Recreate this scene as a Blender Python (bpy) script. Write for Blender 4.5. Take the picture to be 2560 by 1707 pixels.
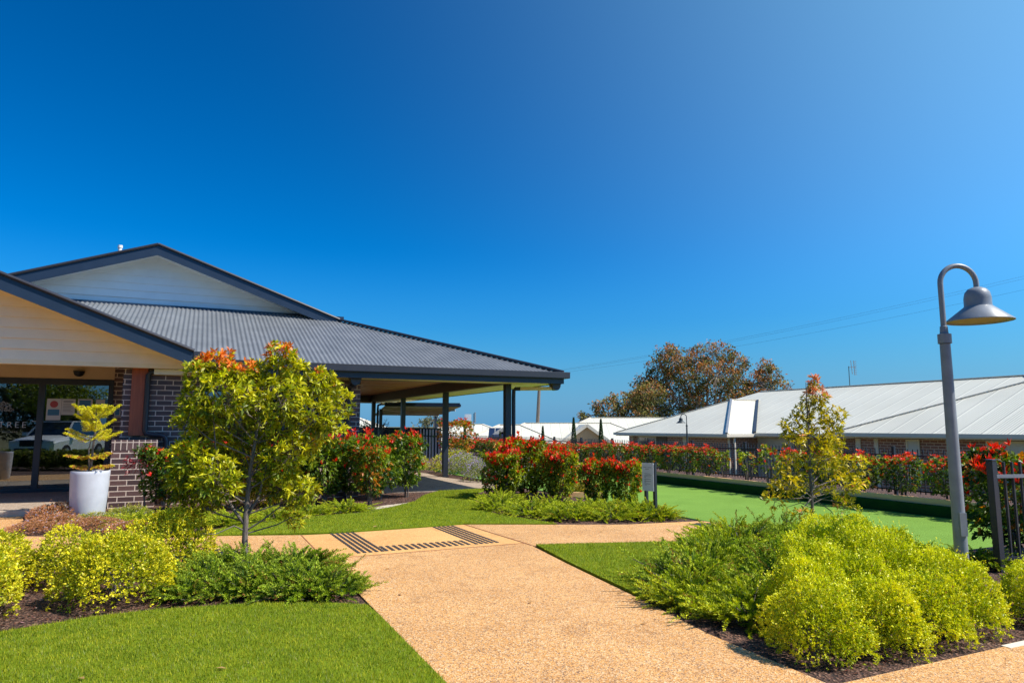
import bpy, bmesh, math, random
import numpy as np
from mathutils import Vector, Matrix
R = math.radians
rng = np.random.default_rng(7)
random.seed(7)
for o in list(bpy.data.objects):
    bpy.data.objects.remove(o)
sc = bpy.context.scene
COL = sc.collection

# ------------------------------------------------------------------ camera
EYE = 1.5; FP = 1707.0; TH = math.atan(211.5 / FP); AZ = R(24.8)
CAM = np.array([-6.86, -15.12, EYE])
cam = bpy.data.cameras.new('camera')
cam.lens = 24.0; cam.sensor_width = 36.0; cam.clip_start = 0.05; cam.clip_end = 20000
camo = bpy.data.objects.new('camera', cam); COL.objects.link(camo)
camo.location = CAM; camo.rotation_euler = (math.pi / 2 + TH, 0, -AZ)
sc.camera = camo

# ------------------------------------------------------------------ world and sun
SUN_EL = R(50); SUN_DIR = np.array([0.79, -0.61, 0.0])
SUN_DIR /= np.linalg.norm(SUN_DIR)
SUN_ROT = math.atan2(SUN_DIR[0], SUN_DIR[1])
w = bpy.data.worlds.new('World'); sc.world = w; w.use_nodes = True
nt = w.node_tree; nt.nodes.clear()
sky = nt.nodes.new('ShaderNodeTexSky'); sky.sky_type = 'NISHITA'; sky.sun_disc = False
sky.sun_elevation = SUN_EL; sky.sun_rotation = SUN_ROT
sky.altitude = 700; sky.air_density = 1.0; sky.dust_density = 1.5; sky.ozone_density = 6.0
hs = nt.nodes.new('ShaderNodeHueSaturation'); hs.inputs['Saturation'].default_value = 1.6; hs.inputs['Hue'].default_value = 0.487
gm = nt.nodes.new('ShaderNodeGamma'); gm.inputs[1].default_value = 1.35
# soft aureole of bright air round the sun's side of the sky
tc = nt.nodes.new('ShaderNodeTexCoord'); dt = nt.nodes.new('ShaderNodeVectorMath'); dt.operation = 'DOT_PRODUCT'
dt.inputs[1].default_value = (math.cos(R(35)), -0.05, math.sin(R(35)))
mxx = nt.nodes.new('ShaderNodeMath'); mxx.operation = 'MAXIMUM'; mxx.inputs[1].default_value = 0.0
pw = nt.nodes.new('ShaderNodeMath'); pw.operation = 'POWER'; pw.inputs[1].default_value = 4.0
au = nt.nodes.new('ShaderNodeVectorMath'); au.operation = 'SCALE'; au.inputs[0].default_value = (3.1, 5.2, 4.2)
ad = nt.nodes.new('ShaderNodeVectorMath'); ad.operation = 'ADD'
bg = nt.nodes.new('ShaderNodeBackground'); bg.inputs['Strength'].default_value = 0.0585
wo = nt.nodes.new('ShaderNodeOutputWorld')
nt.links.new(sky.outputs[0], hs.inputs['Color']); nt.links.new(hs.outputs[0], gm.inputs[0])
nt.links.new(tc.outputs['Generated'], dt.inputs[0]); nt.links.new(dt.outputs['Value'], mxx.inputs[0]); nt.links.new(mxx.outputs[0], pw.inputs[0])
nt.links.new(pw.outputs[0], au.inputs['Scale']); nt.links.new(gm.outputs[0], ad.inputs[0]); nt.links.new(au.outputs[0], ad.inputs[1])
sz = nt.nodes.new('ShaderNodeSeparateXYZ'); nt.links.new(tc.outputs['Generated'], sz.inputs[0])
mr = nt.nodes.new('ShaderNodeMapRange'); mr.inputs['From Min'].default_value = 0.0; mr.inputs['From Max'].default_value = 0.26; mr.inputs['To Min'].default_value = 0.85; mr.inputs['To Max'].default_value = 0.0; mr.interpolation_type = 'SMOOTHSTEP'
nt.links.new(sz.outputs[2], mr.inputs[0])
hz = nt.nodes.new('ShaderNodeMix'); hz.data_type = 'RGBA'; hz.inputs[7].default_value = (1.1, 4.0, 7.4, 1)
nt.links.new(mr.outputs[0], hz.inputs[0]); nt.links.new(ad.outputs[0], hz.inputs[6])
nt.links.new(hz.outputs[2], bg.inputs['Color']); nt.links.new(bg.outputs[0], wo.inputs['Surface'])
sl = bpy.data.lights.new('sun', 'SUN'); sl.energy = 4.4; sl.angle = R(0.53); sl.color = (1.0, 0.94, 0.84)
so = bpy.data.objects.new('sun', sl); COL.objects.link(so)
sd = Vector((SUN_DIR[0] * math.cos(SUN_EL), SUN_DIR[1] * math.cos(SUN_EL), math.sin(SUN_EL)))
so.rotation_euler = sd.to_track_quat('Z', 'Y').to_euler(); so.location = (20, -5, 30)
sc.view_settings.view_transform = 'Standard'; sc.view_settings.look = 'None'
sc.view_settings.exposure = 0.58; sc.view_settings.gamma = 1.0
sc.cycles.max_bounces = 8; sc.cycles.transparent_max_bounces = 12; sc.cycles.caustics_reflective = False
sc.cycles.use_denoising = True

# ------------------------------------------------------------------ survey helpers
UX = np.array([math.cos(AZ), math.sin(AZ)])      # site x axis in heading frame
def ray(px, py):
    cx = (px - 1280) / FP; cy = (853.5 - py) / FP
    X = cx; Y = math.cos(TH) - cy * math.sin(TH); Z = math.sin(TH) + cy * math.cos(TH)
    # heading frame -> site frame (site x = (cosA, sinA), site y = (-sinA, cosA))
    return np.array([X * math.cos(AZ) + Y * math.sin(AZ), -X * math.sin(AZ) + Y * math.cos(AZ), Z]), Y
def G(px, py, z=0.0):
    r, _ = ray(px, py); return CAM + r * ((z - EYE) / r[2])
def PD(px, py, d):
    r, Y = ray(px, py); return CAM + r * (d / Y)
def PY(px, py, y):
    r, _ = ray(px, py); return CAM + r * ((y - CAM[1]) / r[1])
def PX(px, py, x):
    r, _ = ray(px, py); return CAM + r * ((x - CAM[0]) / r[0])
def depth(p):
    return (p[0] - CAM[0]) * math.sin(AZ) + (p[1] - CAM[1]) * math.cos(AZ)

# ------------------------------------------------------------------ materials
def newmat(name):
    m = bpy.data.materials.new(name); m.use_nodes = True
    n = m.node_tree.nodes; n.clear()
    out = n.new('ShaderNodeOutputMaterial'); b = n.new('ShaderNodeBsdfPrincipled')
    m.node_tree.links.new(b.outputs[0], out.inputs[0])
    return m, m.node_tree, b, out
def N(t, kind, **kw):
    n = t.nodes.new(kind)
    for k, v in kw.items():
        if k in n.inputs: n.inputs[k].default_value = v
        else: setattr(n, k, v)
    return n
def ramp(t, fac, stops):
    r = t.nodes.new('ShaderNodeValToRGB'); e = r.color_ramp.elements
    while len(e) < len(stops): e.new(0.5)
    for i, (p, c) in enumerate(stops):
        e[i].position = p; e[i].color = (*c, 1)
    t.links.new(fac, r.inputs[0]); return r.outputs[0]
def coords(t, kind='Object'):
    return t.nodes.new('ShaderNodeTexCoord').outputs[kind]
def geopos(t):
    return t.nodes.new('ShaderNodeNewGeometry').outputs['Position']
def mix(t, fac, a, b, mode='MIX'):
    m = t.nodes.new('ShaderNodeMix'); m.data_type = 'RGBA'; m.blend_type = mode
    if isinstance(fac, (int, float)): m.inputs[0].default_value = fac
    else: t.links.new(fac, m.inputs[0])
    for i, x in ((6, a), (7, b)):
        if isinstance(x, tuple): m.inputs[i].default_value = (*x, 1)
        else: t.links.new(x, m.inputs[i])
    return m.outputs[2]
def bump(t, b, h, strength=0.4, dist=0.01):
    n = t.nodes.new('ShaderNodeBump'); n.inputs['Strength'].default_value = strength; n.inputs['Distance'].default_value = dist
    t.links.new(h, n.inputs['Height']); t.links.new(n.outputs[0], b.inputs['Normal'])
def paint(name, c, rough=0.5, var=0.08, scale=3.0, metal=0.0, spec=0.5, bmp=0.0):
    m, t, b, o = newmat(name)
    nz = N(t, 'ShaderNodeTexNoise', Scale=scale, Detail=6.0, Roughness=0.6)
    t.links.new(geopos(t), nz.inputs['Vector'])
    lo = tuple(max(0, x * (1 - var * 2)) for x in c); hi = tuple(min(1, x * (1 + var)) for x in c)
    t.links.new(ramp(t, nz.outputs[0], [(0.25, lo), (0.75, hi)]), b.inputs['Base Color'])
    b.inputs['Roughness'].default_value = rough; b.inputs['Metallic'].default_value = metal
    b.inputs['Specular IOR Level'].default_value = spec
    if bmp:
        n2 = N(t, 'ShaderNodeTexNoise', Scale=60.0, Detail=4.0); t.links.new(geopos(t), n2.inputs['Vector'])
        bump(t, b, n2.outputs[0], bmp, 0.005)
    return m
def leafmat(name, rough=0.45, trans=0.35, spec=0.4):
    m, t, b, o = newmat(name)
    a = N(t, 'ShaderNodeVertexColor'); a.layer_name = 'Col'
    t.links.new(a.outputs[0], b.inputs['Base Color']); b.inputs['Roughness'].default_value = rough
    b.inputs['Specular IOR Level'].default_value = spec
    tr = t.nodes.new('ShaderNodeBsdfTranslucent'); g = N(t, 'ShaderNodeHueSaturation', Saturation=1.1, Value=1.15)
    t.links.new(a.outputs[0], g.inputs['Color']); t.links.new(g.outputs[0], tr.inputs[0])
    mx = t.nodes.new('ShaderNodeMixShader'); mx.inputs[0].default_value = trans
    t.links.new(b.outputs[0], mx.inputs[1]); t.links.new(tr.outputs[0], mx.inputs[2]); t.links.new(mx.outputs[0], o.inputs[0])
    return m

M = {}
M['leaf'] = leafmat('leaf', trans=0.27); M['needle'] = leafmat('needle', 0.6, 0.25, 0.25); M['gloss_leaf'] = leafmat('gloss_leaf', 0.45, 0.35, 0.35)
M['grass'] = leafmat('grass_blade', 0.6, 0.35, 0.2)
M['steel'] = paint('dark_steel', (0.022, 0.027, 0.04), 0.38, 0.1)
M['navy'] = paint('navy_fascia', (0.02, 0.034, 0.062), 0.35, 0.08)
M['gutter'] = paint('gutter_charcoal', (0.035, 0.036, 0.045), 0.35, 0.08)
M['lampgrey'] = paint('lamp_grey', (0.23, 0.255, 0.285), 0.42, 0.12, 7)
M['lampgreen'] = paint('lamp_dark', (0.03, 0.045, 0.05), 0.5, 0.06)
M['cream'] = paint('cream_soffit', (0.88, 0.72, 0.45), 0.55, 0.04)
M['ceiling'] = paint('tan_ceiling', (0.68, 0.29, 0.13), 0.5, 0.06, 1.2)
M['beam'] = paint('brown_beam', (0.11, 0.075, 0.062), 0.5, 0.1)
M['weather'] = paint('white_weatherboard', (0.80, 0.84, 0.84), 0.5, 0.03)
M['weather_cream'] = paint('cream_weatherboard', (0.92, 0.76, 0.52), 0.5, 0.03)
M['header'] = paint('tan_weatherboard', (0.66, 0.50, 0.32), 0.55, 0.04)
M['white_roof'] = paint('white_roof_sheet', (0.62, 0.69, 0.66), 0.45, 0.04, 0.6)
M['white_trim'] = paint('white_trim', (0.78, 0.70, 0.56), 0.5, 0.04)
M['white_render'] = paint('pale_render', (0.66, 0.64, 0.58), 0.6, 0.04)
M['tan_gable'] = paint('tan_gable', (0.45, 0.31, 0.17), 0.6, 0.06)
M['pot'] = paint('white_planter', (0.58, 0.60, 0.65), 0.38, 0.07, 5.0, spec=0.6)
M['car'] = paint('silver_car', (0.78, 0.78, 0.78), 0.22, 0.02, spec=0.8)
M['black'] = paint('black_rubber', (0.012, 0.012, 0.014), 0.6, 0.1)
M['tactile'] = paint('black_tactile', (0.05, 0.048, 0.05), 0.5, 0.1)
M['glassdark'] = paint('dark_glass', (0.02, 0.03, 0.04), 0.08, 0.1, spec=0.9)
M['signface'] = paint('pale_sign', (0.66, 0.68, 0.72), 0.5, 0.03)
M['ink'] = paint('grey_ink', (0.10, 0.11, 0.13), 0.6, 0.05)
M['paper'] = paint('white_paper', (0.62, 0.62, 0.62), 0.6, 0.02)
M['redink'] = paint('red_ink', (0.45, 0.07, 0.08), 0.6, 0.02)
M['blueink'] = paint('blue_ink', (0.05, 0.2, 0.36), 0.6, 0.02)
M['colorbond'] = paint('dark_green_sheet', (0.03, 0.05, 0.05), 0.5, 0.1)
M['carport'] = paint('pale_sheet_underside', (0.55, 0.60, 0.42), 0.5, 0.06)
M['bare'] = paint('bare_bark', (0.22, 0.16, 0.11), 0.8, 0.2, 20)
M['pvc'] = paint('white_pvc', (0.75, 0.75, 0.75), 0.4, 0.02)
M['chair'] = paint('brown_leather', (0.09, 0.03, 0.02), 0.5, 0.1)
M['inwall'] = paint('inner_wall', (0.16, 0.13, 0.11), 0.7, 0.1)
M['solar'] = paint('solar_panel', (0.015, 0.025, 0.06), 0.2, 0.1)
M['lens'] = paint('lamp_lens', (0.42, 0.34, 0.22), 0.4, 0.1)

def bark(name, c1, c2):
    m, t, b, o = newmat(name)
    mp = N(t, 'ShaderNodeMapping'); mp.inputs['Scale'].default_value = (1, 1, 0.35)
    t.links.new(geopos(t), mp.inputs[0])
    nz = N(t, 'ShaderNodeTexNoise', Scale=45.0, Detail=8.0, Roughness=0.7); t.links.new(mp.outputs[0], nz.inputs['Vector'])
    t.links.new(ramp(t, nz.outputs[0], [(0.3, c1), (0.7, c2)]), b.inputs['Base Color']); b.inputs['Roughness'].default_value = 0.85
    bump(t, b, nz.outputs[0], 0.6, 0.01); return m
M['bark'] = bark('grey_bark', (0.07, 0.055, 0.05), (0.24, 0.2, 0.17))
M['gumbark'] = bark('pale_gum_bark', (0.16, 0.11, 0.08), (0.45, 0.38, 0.3))

def timber(name, c1, c2, axis=2):
    m, t, b, o = newmat(name)
    mp = N(t, 'ShaderNodeMapping'); s = [14, 14, 14]; s[axis] = 0.8; mp.inputs['Scale'].default_value = s
    t.links.new(coords(t), mp.inputs[0])
    nz = N(t, 'ShaderNodeTexNoise', Scale=2.2, Detail=8.0, Roughness=0.65, Distortion=0.6); t.links.new(mp.outputs[0], nz.inputs['Vector'])
    t.links.new(ramp(t, nz.outputs[0], [(0.25, c1), (0.75, c2)]), b.inputs['Base Color']); b.inputs['Roughness'].default_value = 0.55
    bump(t, b, nz.outputs[0], 0.25, 0.006); return m
M['redpost'] = timber('red_timber', (0.20, 0.05, 0.022), (0.42, 0.11, 0.045))
M['sleeper'] = timber('timber_sleeper', (0.85, 0.42, 0.18), (0.95, 0.62, 0.34), 1)
M['pole'] = timber('power_pole_wood', (0.10, 0.08, 0.06), (0.25, 0.2, 0.16))

def brick(name, c1, c2, mortar, bw=0.28, bh=0.1, ms=0.009, base=0.0, soldier=False):
    m, t, b, o = newmat(name)
    sx = N(t, 'ShaderNodeSeparateXYZ'); t.links.new(coords(t), sx.inputs[0])
    ad = N(t, 'ShaderNodeMath', operation='ADD'); t.links.new(sx.outputs[0], ad.inputs[0]); t.links.new(sx.outputs[1], ad.inputs[1])
    cb = t.nodes.new('ShaderNodeCombineXYZ')
    if soldier: t.links.new(sx.outputs[2], cb.inputs[0]); t.links.new(ad.outputs[0], cb.inputs[1])
    else: t.links.new(ad.outputs[0], cb.inputs[0]); t.links.new(sx.outputs[2], cb.inputs[1])
    br = N(t, 'ShaderNodeTexBrick', Scale=1.0); br.inputs['Brick Width'].default_value = bw; br.inputs['Row Height'].default_value = bh
    br.inputs['Mortar Size'].default_value = ms; br.inputs['Mortar Smooth'].default_value = 0.15; br.inputs['Bias'].default_value = -0.1
    br.inputs['Color1'].default_value = (*c1, 1); br.inputs['Color2'].default_value = (*c2, 1); br.inputs['Mortar'].default_value = (*mortar, 1)
    if soldier: br.offset = 0.0
    t.links.new(cb.outputs[0], br.inputs['Vector'])
    nz = N(t, 'ShaderNodeTexNoise', Scale=35.0, Detail=5.0); t.links.new(coords(t), nz.inputs['Vector'])
    n2 = N(t, 'ShaderNodeTexNoise', Scale=2.3, Detail=3.0); t.links.new(coords(t), n2.inputs['Vector'])
    c = mix(t, 0.5, br.outputs[0], ramp(t, nz.outputs[0], [(0.3, (0.55, 0.5, 0.5)), (0.7, (1, 1, 1))]), 'MULTIPLY')
    c = mix(t, 0.35, c, ramp(t, n2.outputs[0], [(0.35, (0.6, 0.6, 0.62)), (0.65, (1.0, 1.0, 1.0))]), 'MULTIPLY')
    t.links.new(c, b.inputs['Base Color']); b.inputs['Roughness'].default_value = 0.42
    mu = N(t, 'ShaderNodeMath', operation='MULTIPLY'); mu.inputs[1].default_value = -1.0
    t.links.new(br.outputs['Fac'], mu.inputs[0]); bump(t, b, mu.outputs[0], 0.6, 0.006)
    return m
M['brick'] = brick('dark_brick', (0.085, 0.052, 0.052), (0.17, 0.095, 0.085), (0.75, 0.62, 0.52))
M['soldier'] = brick('dark_brick_soldier', (0.09, 0.058, 0.058), (0.19, 0.11, 0.10), (0.75, 0.62, 0.52), 0.2, 0.1, 0.008, soldier=True)
M['redbrick'] = brick('brown_brick', (0.30, 0.125, 0.085), (0.42, 0.19, 0.14), (0.85, 0.68, 0.54), 0.26, 0.095, 0.009)

def aggregate(name, c_lo, c_mid, c_hi, scale=95.0):
    m, t, b, o = newmat(name); p = geopos(t)
    v = N(t, 'ShaderNodeTexVoronoi', Scale=scale); t.links.new(p, v.inputs['Vector'])
    bw = t.nodes.new('ShaderNodeRGBToBW'); t.links.new(v.outputs['Color'], bw.inputs[0])
    c = ramp(t, bw.outputs[0], [(0.2, c_lo), (0.38, c_mid), (0.62, c_mid), (0.8, c_hi)])
    n1 = N(t, 'ShaderNodeTexNoise', Scale=0.9, Detail=5.0, Roughness=0.6); t.links.new(p, n1.inputs['Vector'])
    c = mix(t, 0.75, c, ramp(t, n1.outputs[0], [(0.3, (0.74, 0.7, 0.66)), (0.7, (1.0, 1.0, 1.0))]), 'MULTIPLY')
    n3 = N(t, 'ShaderNodeTexNoise', Scale=22.0, Detail=4.0, Roughness=0.7); t.links.new(p, n3.inputs['Vector'])
    n4 = N(t, 'ShaderNodeTexNoise', Scale=2.6, Detail=6.0, Roughness=0.7, Distortion=1.2); t.links.new(p, n4.inputs['Vector'])
    c = mix(t, 0.55, c, ramp(t, n4.outputs[0], [(0.34, (0.62, 0.58, 0.55)), (0.46, (1.0, 1.0, 1.0))]), 'MULTIPLY')
    c = mix(t, 0.7, c, ramp(t, n3.outputs[0], [(0.3, (0.80, 0.76, 0.72)), (0.65, (1.05, 1.05, 1.05))]), 'MULTIPLY')
    t.links.new(c, b.inputs['Base Color']); b.inputs['Roughness'].default_value = 0.8
    bump(t, b, v.outputs['Distance'], 0.5, 0.006); return m
M['path'] = aggregate('exposed_aggregate', (0.22, 0.13, 0.08), (0.74, 0.365, 0.098), (0.90, 0.64, 0.37), 135)
M['path2'] = aggregate('tan_concrete', (0.60, 0.33, 0.11), (0.84, 0.44, 0.14), (0.90, 0.56, 0.24), 130)
M['slab'] = aggregate('veranda_slab', (0.28, 0.22, 0.17), (0.46, 0.36, 0.27), (0.56, 0.48, 0.4), 60)
M['kerb'] = paint('pale_kerb', (0.55, 0.47, 0.36), 0.7, 0.1, 8)
M['joint'] = paint('joint_rust', (0.32, 0.12, 0.05), 0.8, 0.15, 10)
M['edging'] = paint('rust_edging', (0.16, 0.05, 0.025), 0.8, 0.15, 10)

def mulchmat():
    m, t, b, o = newmat('bark_mulch'); p = geopos(t)
    v = N(t, 'ShaderNodeTexVoronoi', Scale=55.0); t.links.new(p, v.inputs['Vector'])
    bw = t.nodes.new('ShaderNodeRGBToBW'); t.links.new(v.outputs['Color'], bw.inputs[0])
    c = ramp(t, bw.outputs[0], [(0.2, (0.02, 0.010, 0.007)), (0.55, (0.085, 0.036, 0.022)), (0.85, (0.24, 0.13, 0.085))])
    t.links.new(c, b.inputs['Base Color']); b.inputs['Roughness'].default_value = 0.9
    bump(t, b, v.outputs['Distance'], 0.9, 0.02); return m
M['mulch'] = mulchmat()
def turfmat(name, a, b2, sc1=240.0, sc2=6.0):
    m, t, b, o = newmat(name); p = geopos(t)
    n1 = N(t, 'ShaderNodeTexNoise', Scale=sc1, Detail=4.0, Roughness=0.75); t.links.new(p, n1.inputs['Vector'])
    c = ramp(t, n1.outputs[0], [(0.3, a), (0.7, b2)])
    n2 = N(t, 'ShaderNodeTexNoise', Scale=sc2, Detail=4.0); t.links.new(p, n2.inputs['Vector'])
    c = mix(t, 0.6, c, ramp(t, n2.outputs[0], [(0.3, (0.8, 0.82, 0.7)), (0.7, (1.08, 1.05, 1.0))]), 'MULTIPLY')
    t.links.new(c, b.inputs['Base Color']); b.inputs['Roughness'].default_value = 0.9; b.inputs['Specular IOR Level'].default_value = 0.15
    bump(t, b, n1.outputs[0], 0.8, 0.01); return m
M['turf'] = turfmat('lawn_turf', (0.08, 0.15, 0.005), (0.28, 0.36, 0.014))
M['green'] = turfmat('bowling_turf', (0.15, 0.285, 0.045), (0.20, 0.35, 0.055), 160, 1.2)
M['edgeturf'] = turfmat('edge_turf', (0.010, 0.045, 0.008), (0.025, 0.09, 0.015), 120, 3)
M['dirt'] = turfmat('far_ground', (0.10, 0.10, 0.04), (0.18, 0.16, 0.08), 2.0, 0.05)

def roofmat():
    m, t, b, o = newmat('grey_corrugated_steel'); p = geopos(t)
    nz = N(t, 'ShaderNodeTexNoise', Scale=1.6, Detail=6.0, Roughness=0.65); t.links.new(p, nz.inputs['Vector'])
    t.links.new(ramp(t, nz.outputs[0], [(0.3, (0.135, 0.145, 0.155)), (0.7, (0.20, 0.21, 0.22))]), b.inputs['Base Color'])
    b.inputs['Roughness'].default_value = 0.42; b.inputs['Metallic'].default_value = 0.0; return m
M['roof'] = roofmat()
def glassmat():
    m = bpy.data.materials.new('tinted_glass'); m.use_nodes = True; t = m.node_tree; t.nodes.clear()
    out = t.nodes.new('ShaderNodeOutputMaterial'); tr = t.nodes.new('ShaderNodeBsdfTransparent'); tr.inputs[0].default_value = (0.42, 0.46, 0.45, 1)
    gl = t.nodes.new('ShaderNodeBsdfGlossy'); gl.inputs['Roughness'].default_value = 0.0; gl.inputs[0].default_value = (0.9, 0.95, 1, 1)
    fr = t.nodes.new('ShaderNodeFresnel'); fr.inputs[0].default_value = 2.4
    mx = t.nodes.new('ShaderNodeMixShader'); t.links.new(fr.outputs[0], mx.inputs[0]); t.links.new(tr.outputs[0], mx.inputs[1]); t.links.new(gl.outputs[0], mx.inputs[2])
    t.links.new(mx.outputs[0], out.inputs[0]); return m
M['glass'] = glassmat()
def ribroof():
    # pale sheet with fine ribs across the slope plus lap lines
    m, t, b, o = newmat('white_ribbed_roof'); 
    sx = N(t, 'ShaderNodeSeparateXYZ'); t.links.new(coords(t, 'UV'), sx.inputs[0])
    mu = N(t, 'ShaderNodeMath', operation='MULTIPLY'); mu.inputs[1].default_value = 1 / 0.76; t.links.new(sx.outputs[0], mu.inputs[0])
    fr = N(t, 'ShaderNodeMath', operation='FRACT'); t.links.new(mu.outputs[0], fr.inputs[0])
    m2 = N(t, 'ShaderNodeMath', operation='MULTIPLY'); m2.inputs[1].default_value = 2 * math.pi / 0.095; t.links.new(sx.outputs[0], m2.inputs[0])
    sn = N(t, 'ShaderNodeMath', operation='SINE'); t.links.new(m2.outputs[0], sn.inputs[0])
    nz = N(t, 'ShaderNodeTexNoise', Scale=0.5, Detail=4.0); t.links.new(geopos(t), nz.inputs['Vector'])
    c = ramp(t, nz.outputs[0], [(0.3, (0.64, 0.62, 0.51)), (0.7, (0.71, 0.69, 0.57))])
    ln = ramp(t, fr.outputs[0], [(0.0, (0.3, 0.3, 0.3)), (0.10, (1, 1, 1)), (0.90, (1, 1, 1)), (0.93, (1.5, 1.5, 1.5))])
    c = mix(t, 0.6, c, ln, 'MULTIPLY'); t.links.new(c, b.inputs['Base Color']); b.inputs['Roughness'].default_value = 0.4
    bump(t, b, sn.outputs[0], 0.35, 0.02); return m
M['ribroof'] = ribroof()

# ------------------------------------------------------------------ object helpers
def link(o, parent=None):
    COL.objects.link(o)
    if parent is not None: o.parent = parent
    return o
def tag(o, label=None, cat=None, group=None, kind=None):
    if label: o['label'] = label
    if cat: o['category'] = cat
    if group: o['group'] = group
    if kind: o['kind'] = kind
    return o
def empty(name, loc, label=None, cat=None, group=None, rz=0.0):
    o = bpy.data.objects.new(name, None); o.location = [float(a) for a in loc]; o.rotation_euler = (0, 0, rz)
    o.empty_display_size = 0.2; COL.objects.link(o); return tag(o, label, cat, group)
def copy_tree(o, parent=None):
    c = o.copy(); COL.objects.link(c)
    if parent is not None: c.parent = parent
    for ch in list(o.children): copy_tree(ch, c)
    return c

class MB:
    def __init__(s): s.v = []; s.f = []; s.uv = None
    def add(s, vs, fs):
        n = len(s.v); s.v += [tuple(float(c) for c in p) for p in vs]; s.f += [tuple(i + n for i in f) for f in fs]; return s
    def box(s, x0, x1, y0, y1, z0, z1):
        return s.add([(x0,y0,z0),(x1,y0,z0),(x1,y1,z0),(x0,y1,z0),(x0,y0,z1),(x1,y0,z1),(x1,y1,z1),(x0,y1,z1)],
                     [(0,3,2,1),(4,5,6,7),(0,1,5,4),(1,2,6,5),(2,3,7,6),(3,0,4,7)])
    def bar(s, a, b, w, h, up=(0, 0, 1)):
        a = Vector(a); b = Vector(b); d = (b - a).normalized(); u = Vector(up); sx = d.cross(u).normalized(); uz = sx.cross(d).normalized()
        vs = []
        for p in (a, b):
            for i, j in ((-1,-1),(1,-1),(1,1),(-1,1)): vs.append(p + sx * (w / 2 * i) + uz * (h / 2 * j))
        return s.add(vs, [(0,1,2,3),(7,6,5,4),(0,4,5,1),(1,5,6,2),(2,6,7,3),(3,7,4,0)])
    def tube(s, pts, radii, seg=8, caps=True):
        pts = [Vector(p) for p in pts]; n = len(pts)
        if not hasattr(radii, '__len__'): radii = [radii] * n
        vs = []; pr = None
        for i, p in enumerate(pts):
            d = (pts[min(i + 1, n - 1)] - pts[max(i - 1, 0)]).normalized()
            if pr is None:
                pr = d.orthogonal().normalized()
            pr = (pr - d * pr.dot(d)).normalized(); q = d.cross(pr)
            for k in range(seg):
                a = 2 * math.pi * k / seg; vs.append(p + (pr * math.cos(a) + q * math.sin(a)) * radii[i])
        fs = [(i * seg + k, i * seg + (k + 1) % seg, (i + 1) * seg + (k + 1) % seg, (i + 1) * seg + k) for i in range(n - 1) for k in range(seg)]
        if caps: fs += [tuple(reversed(range(seg))), tuple(range((n - 1) * seg, n * seg))]
        return s.add(vs, fs)
    def lathe(s, prof, c=(0, 0, 0), seg=32):
        vs = []
        for r, z in prof:
            for k in range(seg):
                a = 2 * math.pi * k / seg; vs.append((c[0] + r * math.cos(a), c[1] + r * math.sin(a), c[2] + z))
        n = len(prof)
        fs = [(i * seg + k, i * seg + (k + 1) % seg, (i + 1) * seg + (k + 1) % seg, (i + 1) * seg + k) for i in range(n - 1) for k in range(seg)]
        return s.add(vs, fs)
    def prism(s, poly, z0, z1):
        n = len(poly); vs = [(p[0], p[1], z0) for p in poly] + [(p[0], p[1], z1) for p in poly]
        return s.add(vs, [tuple(reversed(range(n))), tuple(range(n, 2 * n))] + [(i, (i + 1) % n, n + (i + 1) % n, n + i) for i in range(n)])
    def quad(s, a, b, c, d): return s.add([a, b, c, d], [(0, 1, 2, 3)])
    def slabquad(s, a, b, c, d, t=0.03):
        a, b, c, d = map(Vector, (a, b, c, d)); nn = (b - a).cross(c - a).normalized() * t
        return s.add([a, b, c, d, a - nn, b - nn, c - nn, d - nn], [(0,1,2,3),(7,6,5,4),(0,4,5,1),(1,5,6,2),(2,6,7,3),(3,7,4,0)])
    def build(s, name, mat, parent=None, smooth=False, bevel=0.0, recalc=True, loc=None):
        me = bpy.data.meshes.new(name); 
        vs = s.v
        if loc is not None: vs = [(a - loc[0], b - loc[1], c - loc[2]) for a, b, c in vs]
        me.from_pydata(vs, [], s.f); me.update()
        if recalc or bevel:
            bm = bmesh.new(); bm.from_mesh(me)
            if bevel: bmesh.ops.bevel(bm, geom=[e for e in bm.edges], offset=bevel, segments=2, profile=0.6, affect='EDGES', clamp_overlap=True)
            bmesh.ops.recalc_face_normals(bm, faces=bm.faces); bm.to_mesh(me); bm.free()
        if smooth:
            me.polygons.foreach_set('use_smooth', [True] * len(me.polygons))
            try: me.set_sharp_from_angle(angle=R(35))
            except Exception: pass
        me.materials.append(M[mat] if isinstance(mat, str) else mat)
        o = bpy.data.objects.new(name, me); COL.objects.link(o)
        if parent is not None:
            o.parent = parent
            if loc is None: o.matrix_parent_inverse = Matrix.Translation(-Vector(parent.location)) if parent.rotation_euler.z == 0 else Matrix.Identity(4)
        elif loc is not None: o.location = [float(a) for a in loc]
        return o
def struct(o): o['kind'] = 'structure'; return o

# numpy quad cloud: V (n,4,3), C (n,3)
def cloud_mesh(name, V, C, mat):
    V = np.asarray(V, dtype=np.float32); n, k = V.shape[0], V.shape[1]
    me = bpy.data.meshes.new(name); me.vertices.add(n * k); me.vertices.foreach_set('co', V.reshape(-1))
    me.loops.add(n * k); me.loops.foreach_set('vertex_index', np.arange(n * k, dtype=np.int32))
    me.polygons.add(n); me.polygons.foreach_set('loop_start', np.arange(0, n * k, k, dtype=np.int32))
    try: me.polygons.foreach_set('loop_total', np.full(n, k, dtype=np.int32))
    except Exception: pass
    at = me.color_attributes.new('Col', 'FLOAT_COLOR', 'POINT')
    cc = np.ones((n, k, 4), dtype=np.float32); cc[:, :, :3] = np.asarray(C, dtype=np.float32)[:, None, :]
    at.data.foreach_set('color', cc.reshape(-1)); me.update(calc_edges=True); me.validate()
    me.materials.append(M[mat]); return me
def cobj(name, me, parent=None):
    o = bpy.data.objects.new(name, me); return link(o, parent)
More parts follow.
